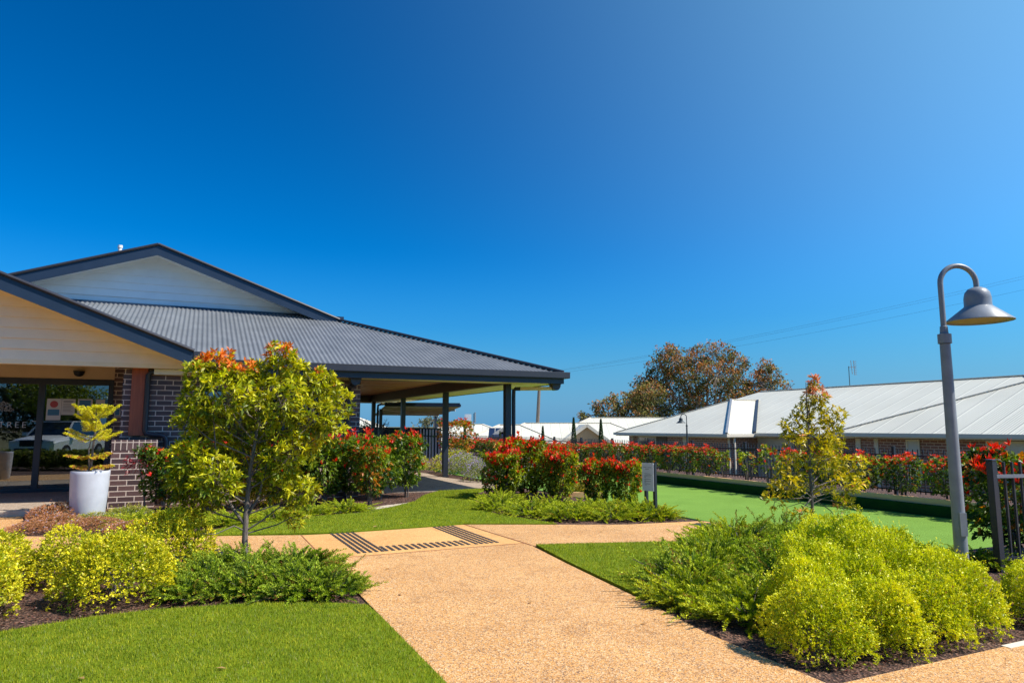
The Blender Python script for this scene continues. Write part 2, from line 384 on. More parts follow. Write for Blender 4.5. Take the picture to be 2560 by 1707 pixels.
def unit(a): return a / (np.linalg.norm(a, axis=-1, keepdims=True) + 1e-9)
def leaves(P, D, L, Wd, rg, fold=0.12, droop=0.1, upbias=0.6):
    n = len(P); D = unit(D); L = np.broadcast_to(L, (n,))[:, None]; Wd = np.broadcast_to(Wd, (n,))[:, None]
    up = rg.normal(size=(n, 3)) * (1 - upbias) + np.array([0, 0, 1.0]) * upbias
    S = unit(np.cross(D, up)); Nn = np.cross(S, D)
    m = P + D * L * 0.48
    T = P + D * L - np.array([0, 0, 1.0]) * L * droop
    return np.stack([P, m + S * Wd / 2 + Nn * Wd * fold, T, m - S * Wd / 2 + Nn * Wd * fold], axis=1)
def cjit(base, n, rg, v=0.18, h=0.10):
    b = np.asarray(base, dtype=float); c = np.broadcast_to(b, (n, 3)).copy()
    return np.clip(c * (1 + rg.normal(size=(n, 1)) * v) * (1 + rg.normal(size=(n, 3)) * h), 0.002, 0.95)
def blend(a, b, f): return np.asarray(a)[None, :] * (1 - f[:, None]) + np.asarray(b)[None, :] * f[:, None]
def sphere_dirs(n, rg): return unit(rg.normal(size=(n, 3)))

# ================================================================== GROUND AND PAVING
def terr(x, y):
    a = max(0.0, min(1.0, (x - 8.4) / 4.5)); b = max(0.0, min(1.0, (y - 26) / 14.0))
    a = a * a * (3 - 2 * a); b = b * b * (3 - 2 * b)
    z = -0.55 - 0.95 * a - 1.6 * b
    r = math.hypot(x, y)
    if r > 120: z -= min(4.0, (r - 120) * 0.01)
    return z
mb = MB(); gx = [-8000, -2500, -800, -300, -120, -60, -40] + list(np.linspace(-30, 60, 46)) + [80, 120, 300, 800, 2500, 8000]
gy = [-8000, -2500, -800, -300, -120, -60] + list(np.linspace(-30, 80, 56)) + [120, 300, 800, 2500, 8000]
vs = [(x, y, terr(x, y)) for y in gy for x in gx]; nx = len(gx)
fs = [(j * nx + i, j * nx + i + 1, (j + 1) * nx + i + 1, (j + 1) * nx + i) for j in range(len(gy) - 1) for i in range(nx - 1)]
mb.add(vs, fs); struct(mb.build('ground', 'dirt', recalc=False, smooth=True))

GX0, GX1, GY0, GY1 = 0.62, 6.55, -9.6, 9.2       # bowling green
mb = MB()
mb.box(-30, GX0, -30, 16.5, -0.6, -0.012)
mb.box(GX1 + 0.1, 8.6, -30, 26.5, -0.6, -0.012)
mb.box(GX0, GX1 + 0.1, GY1 + 0.1, 26.5, -0.6, -0.012)
mb.box(GX0, GX1 + 0.1, -30, GY0, -0.6, -0.012)
struct(mb.build('garden_bed', 'mulch'))
mb = MB(); mb.box(GX0, GX1 + 0.1, GY0, GY1 + 0.1, -0.5, -0.28); struct(mb.build('bowling_green', 'green'))
# upright turf-faced wall round the green
wl = empty('ditch_wall', (GX1, 0, -0.28), 'low dark turf-faced wall under the sleepers along the far side of the bowling green', 'wall')
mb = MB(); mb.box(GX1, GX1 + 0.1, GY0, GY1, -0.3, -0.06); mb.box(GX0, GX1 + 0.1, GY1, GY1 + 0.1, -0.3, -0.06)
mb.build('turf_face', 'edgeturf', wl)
mb = MB()
mb.box(GX1 + 0.09, GX1 + 0.19, GY0, GY1 + 0.19, -0.12, 0.06)
mb.build('timber_sleeper', 'sleeper', wl)
mb = MB(); mb.box(GX0 - 0.03, GX0 + 0.03, -9.6, 6.5, -0.3, -0.003)
tag(mb.build('green_edging', 'edgeturf'), 'thin dark green turf edge between the junipers and the bowling green', 'edging')

def pts(l, z=0.0): return [tuple(G(a, b, 0.0)[:2]) for a, b in l]
# main path, branches and near footpath
XR, XL = -3.33, -5.43
mb = MB(); mb.prism([(XL, -14.5), (-3.45, -14.5), (XR - 0.05, -11.0), (XR + 0.1, -9.9), (XR + 0.28, -8.3), (-2.9, -7.15), (-2.9, -6.95), (-5.43, -6.95)], -0.2, 0.0)
struct(mb.build('path', 'path'))
mb = MB(); mb.prism([(-5.43, -6.946), (-2.904, -6.946), (-3.02, -5.04), (-3.8, -5.09), (-5.01, -5.12), (-5.43, -5.05)], -0.2, 0.0)
struct(mb.build('path_crossing', 'path2'))
mb = MB(); mb.prism([(-2.895, -7.15), (-0.5, -7.9), (0.3, -7.26), (-0.2, -6.15), (-0.75, -6.08), (-1.69, -5.66), (-3.01, -5.04), (-2.9, -6.95)], -0.2, 0.001)
struct(mb.build('path_branch', 'path'))
mb = MB(); mb.prism([(-0.5, -7.9), (0.9, -7.9), (0.58, -6.26), (-0.19, -6.15), (0.296, -7.26)], -0.2, 0.0)
struct(mb.build('path_landing', 'path2'))
mb = MB(); mb.prism([(-5.434, -6.95), (-5.434, -5.05), (-6.13, -4.79), (-6.82, -4.52), (-8.2, -3.95), (-9.0, -3.5), (-9.6, -3.2), (-13, -3.0), (-13, -4.8), (-9.2, -5.2), (-7.0, -6.2)], -0.2, 0.001)
struct(mb.build('path_west', 'path'))
mb = MB(); mb.prism([(-14, -1.02), (-9.4, -1.02), (-9.2, -2.0), (-9.15, -3.4), (-9.6, -3.2), (-14, -3.0)], -0.2, 0.002)
struct(mb.build('path_entrance', 'path'))
mb = MB(); mb.prism([(-3.65, -12.09), (9, -12.03), (9, -15), (-3.46, -15)], -0.2, 0.0)
struct(mb.build('footpath', 'path'))
mb = MB(); mb.box(-14.5, -8.3, -1.0, 2.8, -0.2, 0.09); struct(mb.build('porch_slab', 'slab'))
mb = MB(); mb.box(-14.5, -8.9, -1.02, -0.93, -0.2, 0.094); struct(mb.build('porch_kerb', 'kerb'))
mb = MB(); mb.prism([(-3.0, 0.0), (-2.9, 0.4), (-1.65, 0.3), (-0.3, 0.35), (0.3, 0.3), (0.55, 1.5), (0.1, 3.0), (-0.15, 4.6), (0.0, 6.4), (-1.4, 8.0), (-1.6, 14.5), (-3.0, 14.5)], -0.2, 0.004)
struct(mb.build('veranda_slab', 'slab'))
a_ = G(2515, 1617); mb = MB(); mb.box(a_[0], a_[0] + 0.5, a_[1] - 0.03, a_[1] + 0.03, 0.0, 0.004); struct(mb.build('footpath_marking', 'white_trim'))
# joints
mb = MB()
mb.bar((-3.01, -5.05, 0.002), (-2.9, -6.95, 0.002), 0.018, 0.006); mb.bar((-2.9, -6.95, 0.002), (-2.9, -7.15, 0.002), 0.015, 0.006)
struct(mb.build('path_joint', 'joint'))
mb = MB(); mb.bar((-5.434, -6.95, 0.002), (-5.434, -5.05, 0.002), 0.012, 0.006); mb.bar((-5.434, -6.948, 0.001), (-2.9, -6.948, 0.001), 0.014, 0.006)
struct(mb.build('path_joint', 'joint'))

def dens(poly): return poly
def inpoly(P, poly):
    x, y = P[:, 0], P[:, 1]; ins = np.zeros(len(P), bool); n = len(poly)
    for i in range(n):
        x1, y1 = poly[i]; x2, y2 = poly[(i + 1) % n]
        c = ((y1 > y) != (y2 > y)); xx = (x2 - x1) * (y - y1) / (y2 - y1 + 1e-12) + x1
        ins ^= c & (x < xx)
    return ins
def lawn(poly, density, h, wid, seed, clipd=(0, 99), zt=0.02):
    mb = MB(); mb.prism(poly, -0.2, zt); struct(mb.build('lawn', 'turf'))
    rg = np.random.default_rng(seed); a = np.array(poly); lo, hi = a.min(0), a.max(0)
    lo = np.maximum(lo, [-12, -13.5]); n = int(np.prod(hi - lo) * density)
    P = rg.uniform(lo, hi, size=(n, 2)); P = P[inpoly(P, poly)]; P = P + rg.normal(size=P.shape) * 0.008
    dx, dy = P[:, 0] - CAM[0], P[:, 1] - CAM[1]; d = dx * math.sin(AZ) + dy * math.cos(AZ); s = dx * math.cos(AZ) - dy * math.sin(AZ)
    k = (d > 2.8) & (np.abs(s) < d * 0.82); P = P[k]; n = len(P)
    yaw = rg.uniform(0, 2 * math.pi, n); lean = rg.uniform(0.1, 0.75, n) * h
    hh = h * rg.uniform(0.55, 1.15, n); wd = wid * rg.uniform(0.7, 1.2, n)
    B = np.column_stack([P, np.full(n, zt - 0.004)]); S = np.column_stack([np.cos(yaw), np.sin(yaw), np.zeros(n)])
    Lx = np.column_stack([-np.sin(yaw) * lean, np.cos(yaw) * lean, hh])
    V = np.stack([B - S * wd[:, None] / 2, B + S * wd[:, None] / 2, B + Lx], axis=1)
    f = rg.random(n) ** 1.4
    lf = np.sin(P[:, 0] * 7.1 + 2 * np.sin(P[:, 1] * 3.3)) * np.sin(P[:, 1] * 8.3 + 1.7 * np.sin(P[:, 0] * 4.1)) * 0.5 + np.sin(P[:, 0] * 21 + P[:, 1] * 13) * np.sin(P[:, 1] * 26 - P[:, 0] * 9) * 0.35
    C = blend((0.10, 0.17, 0.006), (0.50, 0.48, 0.025), np.clip(f + lf * 0.34, 0, 1)) * (1 + rg.normal(size=(n, 1)) * 0.16)
    pale = rg.random(n) < 0.06; C[pale] = np.array([0.36, 0.38, 0.12])
    o = cobj('grass', cloud_mesh('grass', V, np.clip(C, 0, 1), 'grass')); o['kind'] = 'stuff'
    return o
L1 = [(-14, -11.5), (-9.4, -9.55), (-8.6, -9.05), (-8.07, -8.85), (-7.73, -8.75), (-7.52, -8.67), (-7.05, -8.64), (-6.31, -8.76), (-5.79, -8.98), (-5.47, -9.21), (-5.45, -9.6), (-5.45, -14.4), (-14, -14.4)]
lawn(L1, 11000, 0.026, 0.0045, 1)
L2 = [(-2.86, -7.19), (-0.55, -7.9), (-0.9, -8.7), (-1.7, -9.1), (-2.6, -9.6), (-3.05, -9.98), (-3.2, -9.9), (-3.03, -8.3)]
lawn(L2, 8000, 0.026, 0.005, 2)
L3 = [(-6.5, -4.66), (-6.13, -4.76), (-5.01, -5.09), (-3.8, -5.06), (-3.02, -5.02), (-1.72, -5.64), (-2.05, -4.42), (-2.15, -3.72), (-1.6, -2.06), (-0.9, -0.4), (-0.28, 0.36), (-0.85, 0.3), (-1.65, 0.22), (-2.3, -0.7), (-2.8, -1.72), (-3.41, -2.4), (-4.24, -3.1), (-5.15, -3.22), (-6.0, -3.7), (-6.6, -4.2)]
lawn(L3, 4200, 0.026, 0.007, 3)
mb = MB(); mb.prism([(-4.3, -3.05), (-3.45, -2.42), (-2.85, -1.85), (-2.75, -1.72), (-3.5, -2.1), (-4.4, -2.75)], -0.1, 0.012); struct(mb.build('mowing_strip', 'kerb'))
mb = MB(); mb.bar((-3.07, -9.98, 0.0), (-2.5, -9.68, 0.0), 0.03, 0.1); mb.bar((-2.5, -9.68, 0), (-1.6, -9.12, 0), 0.03, 0.1)
tag(mb.build('lawn_edging', 'edging'), 'rusty strip edging at the low corner of the triangular lawn', 'edging')

# fallen leaves, each its own thing
rg = np.random.default_rng(13)
for i, (x, y) in enumerate([(-4.4, -4.9), (-3.9, -4.75), (-5.1, -8.9), (-4.2, -9.7), (-6.6, -10.4), (-7.4, -10.2), (-2.4, -8.4), (-4.9, -7.8), (-3.7, -10.6), (-1.5, -6.6)]):
    o = cobj('fallen_leaf', cloud_mesh('fallen_leaf', leaves(np.array([[0, 0, 0.0]]), np.array([[math.cos(i * 2.3), math.sin(i * 2.3), 0.12]]), 0.07, 0.03, rg, 0.2, 0.0, 0.9), [(0.5, 0.3, 0.12)], 'needle'))
    o.location = (x, y, 0.03 if (y > -5 or x < -5.45) else 0.006)
    tag(o, 'small dry tan leaf fallen on the paving or turf', 'leaf', 'fallen leaves on path and lawn')
# mulch chips as one stuff object
rg = np.random.default_rng(11); P = []
for (x0, x1, y0, y1, n) in ((-9.2, -5.5, -9.0, -6.6, 5000), (-3.4, 0.5, -12.0, -8.0, 9000), (-6, -2, -3.3, -0.2, 4500), (-2.3, 0.6, -5.6, -0.4, 2500), (-9.2, -6, -4.6, -2, 3500)):
    P.append(np.column_stack([rg.uniform(x0, x1, n), rg.uniform(y0, y1, n), rg.uniform(-0.01, 0.012, n)]))
P = np.vstack(P)
bad = inpoly(P[:, :2], L1) | inpoly(P[:, :2], L2) | inpoly(P[:, :2], L3)
for pg in ([(XL, -14.5), (XR, -14.5), (-2.9, -7.15), (-2.9, -5), (-5.43, -5)], [(-3, -7.2), (0.9, -8), (0.58, -6.2), (-0.75, -6.05), (-1.69, -5.6), (-3, -5)],
           [(-5.4, -7), (-5.4, -5), (-6.82, -4.5), (-9, -3.5), (-9.6, -3), (-13, -3), (-13, -5), (-9.2, -5.3), (-7, -6.3)]): bad |= inpoly(P[:, :2], pg)
P = P[~bad]; n = len(P); D = unit(np.column_stack([rg.normal(size=(n, 2)), rg.normal(size=n) * 0.25]))
C = cjit((0.11, 0.045, 0.027), n, rg, 0.45, 0.1); k = rg.random(n) < 0.08; C[k] = cjit((0.42, 0.3, 0.22), int(k.sum()), rg)
o = cobj('mulch_chips', cloud_mesh('mulch_chips', leaves(P, D, rg.uniform(0.02, 0.05, n), rg.uniform(0.008, 0.02, n), rg, 0.0, 0.0, 0.9), C, 'needle')); o['kind'] = 'stuff'

# tactile strips
def tactile(label, cells):
    mb = MB()
    for (x, y, lx, ly) in cells: mb.box(x - lx / 2, x + lx / 2, y - ly / 2, y + ly / 2, 0.0, 0.007)
    return tag(mb.build('tactile_strip', 'tactile'), label, 'tactile paving', 'black tactile strips on the crossing')
leg = lambda x0: [(x0 + i * 0.072 + (-5.2 - y) * 0.02, y, 0.034, 0.085) for i in range(5) for y in np.arange(-6.72, -5.12, 0.105)]
tactile('left leg of the black tactile strips, nearest the tree', leg(-5.03))
tactile('right leg of the black tactile strips, nearest the sign', leg(-3.52))
tactile('cross band of black tactile strips joining the two legs', [(x, y, 0.036, 0.07) for x in np.arange(-4.66, -3.56, 0.082) for y in (-6.72, -6.63, -6.54, -6.45)])

# ================================================================== CLUBHOUSE
TP = 0.355
club = empty('clubhouse', (-5, 5, 0), 'dark brick clubhouse with grey corrugated roof, white gable and open veranda', 'building')
def B(mb, name, mat, **k): return mb.build(name, mat, club, **k)
def corr(u0, u1, length, place, name='roof_sheet', parent=club, mat='roof', pitch=0.1, amp=0.012, step=6):
    us = np.arange(u0, u1 + 1e-6, pitch / step); vs = []; fs = []; keep = 0; prev = False
    for u_ in us:
        a, b = length(u_)
        if b - a < 0.01: prev = False; continue
        h = amp * math.sin(2 * math.pi * u_ / pitch)
        for t_ in (a, b): x, y, z = place(u_, t_); vs.append((x, y, z + h))
        i = len(vs) // 2 - 1
        if prev: fs.append((2 * i - 2, 2 * i, 2 * i + 1, 2 * i - 1))
        prev = True
    m_ = MB(); m_.add(vs, fs); return m_.build(name, mat, parent, smooth=False, recalc=False)
EX0, EX1, EY0, EZ = -16.9, 1.1, -0.85, 2.75; YF = 3.63; YB = 14.9; XM = (EX0 + EX1) / 2
PR = -10.9; PXR = -6.93; PXL = 2 * PR - PXR; PT = 0.39; PZ = 2.87
zpo = lambda x: PZ + (PXR - PR - abs(x - PR)) * PT
rf = corr(EX0, EX1, lambda u_: (max(-0.03, (zpo(u_) - EZ) / TP) if PXL < u_ < PXR else -0.03, min(YF + 0.5 - EY0, EX1 - u_, u_ - EX0)), lambda u_, t_: (u_, EY0 + t_, EZ + t_ * TP), 'roof')
# right and left planes
def side(sgn, ex):
    return corr(EY0, YB, lambda u_: (-0.03, (u_ - EY0) if u_ < YF else 9.0), lambda u_, t_: (ex + sgn * t_, u_, EZ + t_ * TP), 'roof')
side(-1, EX1); side(1, EX0)
mb = MB(); zr = EZ + 9 * TP
mb.tube([(XM, YF + 0.06, zr + 0.005), (XM, YB, zr + 0.01)], 0.07, 8); B(mb, 'ridge_cap', 'roof', smooth=True)
for sgn, ex, lab in ((-1, EX1, 'r'), (1, EX0, 'l')):
    mb = MB(); a = Vector((ex, EY0, EZ + 0.02)); b = Vector((ex + sgn * 4.48, YF, EZ + 4.48 * TP + 0.03)); mb.bar(a, b, 0.2, 0.025); mb.tube([a + Vector((0, 0, 0.015)), b + Vector((0, 0, 0.015))], 0.035, 8)
    B(mb, 'hip_cap', 'gutter', smooth=True)
# flashing under the gable
zf = EZ + (YF + 0.47 - EY0) * TP
mb = MB(); mb.box(EX0 + 4.3, EX1 - 4.3, YF + 0.42, YF + 0.49, zf - 0.06, zf + 0.035); B(mb, 'flashing', 'navy')
# weatherboards
def boards(mb, x0f, x1f, z0, z1, y, pitch=0.19, t=0.032):
    z = z0
    while z < z1:
        zt = min(z + pitch, z1); a0, a1, b0, b1 = x0f(z), x1f(z), x0f(zt), x1f(zt)
        if b1 - b0 < 0.02: b0 = b1 = (b0 + b1) / 2
        mb.add([(a0, y - t, z), (a1, y - t, z), (b1, y - 0.004, zt), (b0, y - 0.004, zt), (a0, y + 0.03, z), (a1, y + 0.03, z), (b1, y + 0.03, zt), (b0, y + 0.03, zt)],
               [(0,1,2,3),(7,6,5,4),(0,4,5,1),(1,5,6,2),(2,6,7,3),(3,7,4,0)])
        z += pitch
    return mb
gz0 = zf; gpk = EZ + 9 * TP - 0.12
gh = lambda z: (gpk - z) / TP
mb = boards(MB(), lambda z: XM - gh(z), lambda z: XM + gh(z), gz0, gpk - 0.02, YF + 0.6); B(mb, 'gable_wall', 'weather')
# barge boards
def barge(parent, a, b, h, t, trimname='barge_board', mat='navy', trim='gutter'):
    mb = MB(); a = Vector(a); b = Vector(b); dn = Vector((0, 0, -h)); tt = Vector((0, t, 0))
    mb.add([a, b, b + dn, a + dn, a + tt, b + tt, b + dn + tt, a + dn + tt], [(0,1,2,3),(7,6,5,4),(0,4,5,1),(1,5,6,2),(2,6,7,3),(3,7,4,0)])
    mb.build(trimname, mat, parent)
    mb = MB(); mb.tube([a + Vector((0, -0.012, 0.015)), b + Vector((0, -0.012, 0.015))], 0.035, 8)
    mb.build('barge_cap', trim, parent, smooth=True)
for s in (-1, 1):
    x1 = XM + s * 4.5
    barge(club, (XM, YF - 0.02, zr + 0.03), (x1, YF - 0.02, zr + 0.03 - 4.5 * TP), 0.26, 0.03)
    mb = MB(); mb.slabquad((XM, YF + 0.01, zr - 0.14), (x1, YF + 0.01, zr - 0.14 - 4.5 * TP), (x1, YF + 0.6, zr - 0.14 - 4.5 * TP), (XM, YF + 0.6, zr - 0.14), 0.02)
    B(mb, 'gable_soffit', 'weather')
    mb = MB(); mb.bar((XM, YF + 0.57, zr - 0.17), (x1, YF + 0.57, zr - 0.17 - 4.5 * TP), 0.02, 0.06); B(mb, 'gable_trim', 'weather')
# gutters, fascia, soffits
mb = MB()
mb.box(PXR + 0.16, EX1 + 0.1, EY0 - 0.12, EY0 - 0.0, 2.625, 2.635); mb.box(PXR + 0.16, EX1 + 0.1, EY0 - 0.125, EY0 - 0.105, 2.636, 2.76)
mb.box(EX1 + 0.0, EX1 + 0.1, EY0 - 0.10, YB, 2.624, 2.634); mb.box(EX1 + 0.085, EX1 + 0.105, EY0 - 0.104, YB, 2.635, 2.76)
mb.tube([(PXR + 0.16, EY0 - 0.118, 2.76), (EX1 + 0.1, EY0 - 0.118, 2.76), (EX1 + 0.098, YB, 2.76)], 0.012, 6)
B(mb, 'gutter', 'gutter')
mb = MB(); mb.box(PXR + 0.14, EX1, EY0 + 0.0, EY0 + 0.03, 2.50, 2.72); mb.box(EX1 - 0.03, EX1 - 0.002, EY0 + 0.03, YB, 2.50, 2.72); mb.box(-3, EX1 - 0.03, YB - 0.03, YB, 2.5, 2.72)
B(mb, 'fascia', 'navy')
mb = MB(); mb.box(PXR - 0.1, EX1 - 0.03, EY0 + 0.03, -0.09, 2.515, 2.535); mb.box(0.09, EX1 - 0.03, -0.09, YB - 0.03, 2.515, 2.535); mb.box(-3.0, 0.09, 14.0, YB - 0.03, 2.515, 2.535)
B(mb, 'eave_soffit', 'cream')
mb = MB(); mb.box(-3.56, -0.08, 0.09, 14.0, 2.80, 2.82)
for i in range(1, 10): mb.box(-3.56, -0.08, 0.09 + i * 1.4, 0.105 + i * 1.4, 2.792, 2.801)
B(mb, 'veranda_ceiling', 'ceiling')
mb = MB(); mb.box(-0.085, 0.085, -0.085, 14.0, 2.512, 2.81); B(mb, 'veranda_beam', 'beam')
mb = MB(); mb.box(-3.56, -0.086, -0.085, 0.085, 2.514, 2.81); B(mb, 'veranda_beam', 'beam')
mb = MB(); mb.box(-3.56, -0.086, 13.9, 14.04, 2.514, 2.81); B(mb, 'veranda_beam', 'beam')
for i, y in enumerate((0.0, 4.5, 9.15, 13.7)):
    mb = MB(); mb.box(-0.076, 0.076, y - 0.076, y + 0.076, 0.0, 2.511); mb.box(-0.1, 0.1, y - 0.1, y + 0.1, 0.003, 0.014)
    p_ = B(mb, 'veranda_post', 'steel', bevel=0.004)
# walls
def wall(x0, x1, y0, y1, z0, z1, mat='brick', name='brick_wall', cuts=()):
    mb = MB(); mb.box(x0, x1, y0, y1, z0, z1); return B(mb, name, mat)
WX0, WX1 = -6.85, -4.35; WZ0, WZ1 = 0.62, 2.25       # window behind the tree
wall(-8.15, WX0, 0, 0.23, -0.1, 2.6); wall(WX1, -3.56, 0, 0.23, -0.1, 2.6)
wall(WX0, WX1, 0.001, 0.23, -0.1, WZ0); wall(WX0, WX1, 0.001, 0.23, WZ1, 2.6)
wall(-3.79, -3.562, 0.231, 14.0, -0.1, 2.81); wall(-8.15, -7.92, 0.231, 2.9, -0.1, 3.3)
wall(-8.56, -8.151, 2.77, 2.99, 0.0, 3.3)
wall(-16, -3.56, 14.0, 14.2, -0.1, 2.8)
wn = MB(); f = 0.05
wn.box(WX0, WX1, 0.05, 0.13, WZ0, WZ0 + f); wn.box(WX0, WX1, 0.05, 0.13, WZ1 - f, WZ1)
for x in (WX0, WX0 + (WX1 - WX0) / 3, WX0 + 2 * (WX1 - WX0) / 3, WX1 - f): wn.box(x, x + f, 0.052, 0.128, WZ0 + f, WZ1 - f)
wf = B(wn, 'window', 'steel')
mb = MB(); mb.box(WX0, WX1, 0.085, 0.092, WZ0, WZ1); g_ = mb.build('glass_pane', 'glass', club)
mb = MB(); mb.box(WX0 - 0.02, WX1 + 0.02, -0.03, 0.05, WZ0 - 0.08, WZ0); B(mb, 'window_sill', 'soldier')
# glazed entrance
DY = 2.77; HZ = 2.41
mb = MB()
mb.box(-14.2, -8.56, DY - 0.03, DY + 0.09, HZ, HZ + 0.13); mb.box(-14.2, -8.56, DY - 0.03, DY + 0.09, 0.09, 0.16)
mb.box(-8.66, -8.56, DY - 0.029, DY + 0.089, 0.16, HZ); mb.box(-9.98, -9.86, DY - 0.029, DY + 0.089, 0.16, HZ); mb.box(-12.0, -11.9, DY - 0.029, DY + 0.089, 0.16, HZ)
B(mb, 'door_frame', 'steel')
for x0, x1 in ((-14.2, -12.0), (-11.9, -9.98), (-9.86, -8.66)):
    mb = MB(); mb.box(x0, x1, DY + 0.02, DY + 0.03, 0.16, HZ); B(mb, 'glass_door' if x1 < -9 else 'glass_pane', 'glass')
mb = boards(MB(), lambda z: -14.5, lambda z: -8.56, HZ + 0.13, 3.3, DY + 0.0, 0.19, 0.012); B(mb, 'door_header', 'header')
mb = MB(); mb.box(-14.9, -8.15, -0.25, DY + 0.2, 3.3, 3.32); B(mb, 'porch_ceiling', 'header')
mb = MB(); c = PY(197, 934, DY - 0.03); mb.lathe([(0.105, 0), (0.1, -0.04), (0.075, -0.08), (0.04, -0.1), (0.0, -0.105)], (c[0], c[1], c[2] + 0.04), 20); mb.lathe([(0.0, 0.0), (0.115, 0.0), (0.115, 0.015), (0.0, 0.015)], (c[0], c[1], c[2] + 0.04), 20)
B(mb, 'dome_camera', 'black', smooth=True)
# interior
mb = MB(); mb.box(-14.5, -3.3, 2.9, 9.0, 0.06, 0.08); B(mb, 'interior_floor', 'slab')
mb = MB(); mb.box(-14.5, -3.3, 8.9, 9.0, 0.08, 3.3); mb.box(-14.6, -14.5, 2.9, 9.0, 0.08, 3.3); mb.box(-7.9, -7.8, 3.0, 8.9, 0.08, 3.3); B(mb, 'interior_wall', 'inwall')
mb = MB(); mb.box(-14.5, -3.3, 2.99, 9, 3.0, 3.02); B(mb, 'interior_ceiling', 'inwall')
# lettering and emblem on the door glass (white film)
def text(body, size, loc, name, mat, parent, rot=(math.pi / 2, 0, 0), space=1.0, offset=0.0, align='LEFT'):
    cu = bpy.data.curves.new(name, 'FONT'); cu.body = body; cu.size = size; cu.space_character = space; cu.extrude = 0.0015; cu.offset = offset; cu.align_x = align
    to = bpy.data.objects.new(name, cu); COL.objects.link(to); dg = bpy.context.evaluated_depsgraph_get()
    me = bpy.data.meshes.new_from_object(to.evaluated_get(dg)); COL.objects.unlink(to); bpy.data.objects.remove(to)
    me.materials.clear(); me.materials.append(M[mat]); o = bpy.data.objects.new(name, me); COL.objects.link(o)
    o.location = [float(a) for a in loc]; o.rotation_euler = rot
    if parent is not None: o.parent = parent; o.matrix_parent_inverse = Matrix.Translation(-Vector(parent.location))
    return o
tl = PY(-6, 1069, DY - 0.005); t0 = text('TREE', 0.185, tl, 'door_lettering', 'pvc', club, space=1.35, offset=-0.004)
mb = MB(); c = PY(84, 1053.5, DY - 0.005); mb.box(c[0] - 0.03, c[0] + 0.04, DY - 0.007, DY - 0.004, c[2], c[2] + 0.01); B(mb, 'door_lettering', 'pvc')
tl = PY(5, 1081, DY - 0.005); text('VILLAGES', 0.045, tl, 'door_lettering', 'pvc', club, space=1.5, offset=-0.001)
rg = np.random.default_rng(5); c = PY(2, 1024, DY - 0.006); n = 260
an = rg.uniform(0, math.pi, n); rr = np.sqrt(rg.random(n)) 
P = np.column_stack([c[0] + np.cos(an) * rr * 0.22, np.full(n, c[1]), c[2] - 0.03 + np.sin(an) * rr * 0.2])
an2 = rg.uniform(0, 6.28, n); D = np.column_stack([np.cos(an2), np.zeros(n), np.sin(an2)]); S = np.column_stack([-np.sin(an2), np.zeros(n), np.cos(an2)])
V = np.stack([P, P + D * 0.012 + S * 0.005, P + D * 0.024, P + D * 0.012 - S * 0.005], 1)
eo = cobj('door_emblem', cloud_mesh('door_emblem', V, np.full((n, 3), 0.6), 'leaf'), club); eo.matrix_parent_inverse = Matrix.Translation(-Vector(club.location))
# pier, timber post, entrance gable
mb = MB(); mb.box(-8.24, -7.48, -0.31, 0.40, -0.1, 1.05); B(mb, 'brick_pier', 'brick')
mb = MB(); mb.box(-8.244, -7.476, -0.314, 0.404, 1.05, 1.24); B(mb, 'pier_cap', 'soldier', bevel=0.006)
mb = MB(); mb.box(-8.0, -7.73, -0.1, 0.15, 1.32, 2.62); B(mb, 'timber_post', 'redpost', bevel=0.006)
mb = MB(); mb.box(-7.93, -7.8, -0.03, 0.08, 1.24, 1.32); B(mb, 'post_stirrup', 'gutter')
PYF = -1.02; pzr = PZ + (PXR - PR) * PT
for s, xe in ((1, PXR), (-1, PXL)):
    barge(club, (PR, PYF, pzr + 0.02), (xe, PYF, PZ + 0.02), 0.27, 0.03)
    mb = MB(); zz = -0.17
    mb.slabquad((PR, PYF + 0.03, pzr + zz), (xe, PYF + 0.03, PZ + zz), (xe, -0.42, PZ + zz), (PR, -0.42, pzr + zz), 0.02); B(mb, 'gable_soffit', 'weather_cream')
    mb = MB(); mb.bar((PR, -0.452, pzr - 0.2), (xe, -0.452, PZ - 0.2), 0.02, 0.07); B(mb, 'gable_trim', 'weather_cream')
    L_ = PXR - PR
    corr(PYF, 4.2, lambda u_: (max(-0.03, ((u_ - EY0) * TP + EZ - PZ) / PT), L_), lambda u_, t_, s=s, xe=xe: (xe - s * t_, u_, PZ + t_ * PT), 'roof')
gh2 = lambda z: (pzr - 0.17 - z) / PT
mb = boards(MB(), lambda z: PR - min(gh2(z), 3.95), lambda z: PR + min(gh2(z), 3.95), 2.68, pzr - 0.2, -0.42, 0.19); B(mb, 'gable_wall', 'weather_cream')
mb = MB(); mb.box(PXL + 0.05, PXR - 0.05, -0.45, -0.30, 2.60, 2.68); B(mb, 'portico_beam', 'cream')
mb = MB(); mb.box(PXR - 0.02, PXR + 0.13, PYF + 0.0, -0.9 + 0.9, PZ - 0.16, PZ + 0.01); mb.box(PXR - 0.01, PXR + 0.15, PYF - 0.012, PYF + 0.0, PZ - 0.165, PZ + 0.025); B(mb, 'portico_gutter', 'gutter')
mb = MB(); mb.box(-8.0, PXR, -0.296, -0.02, 2.62, 2.66); B(mb, 'portico_soffit', 'cream')
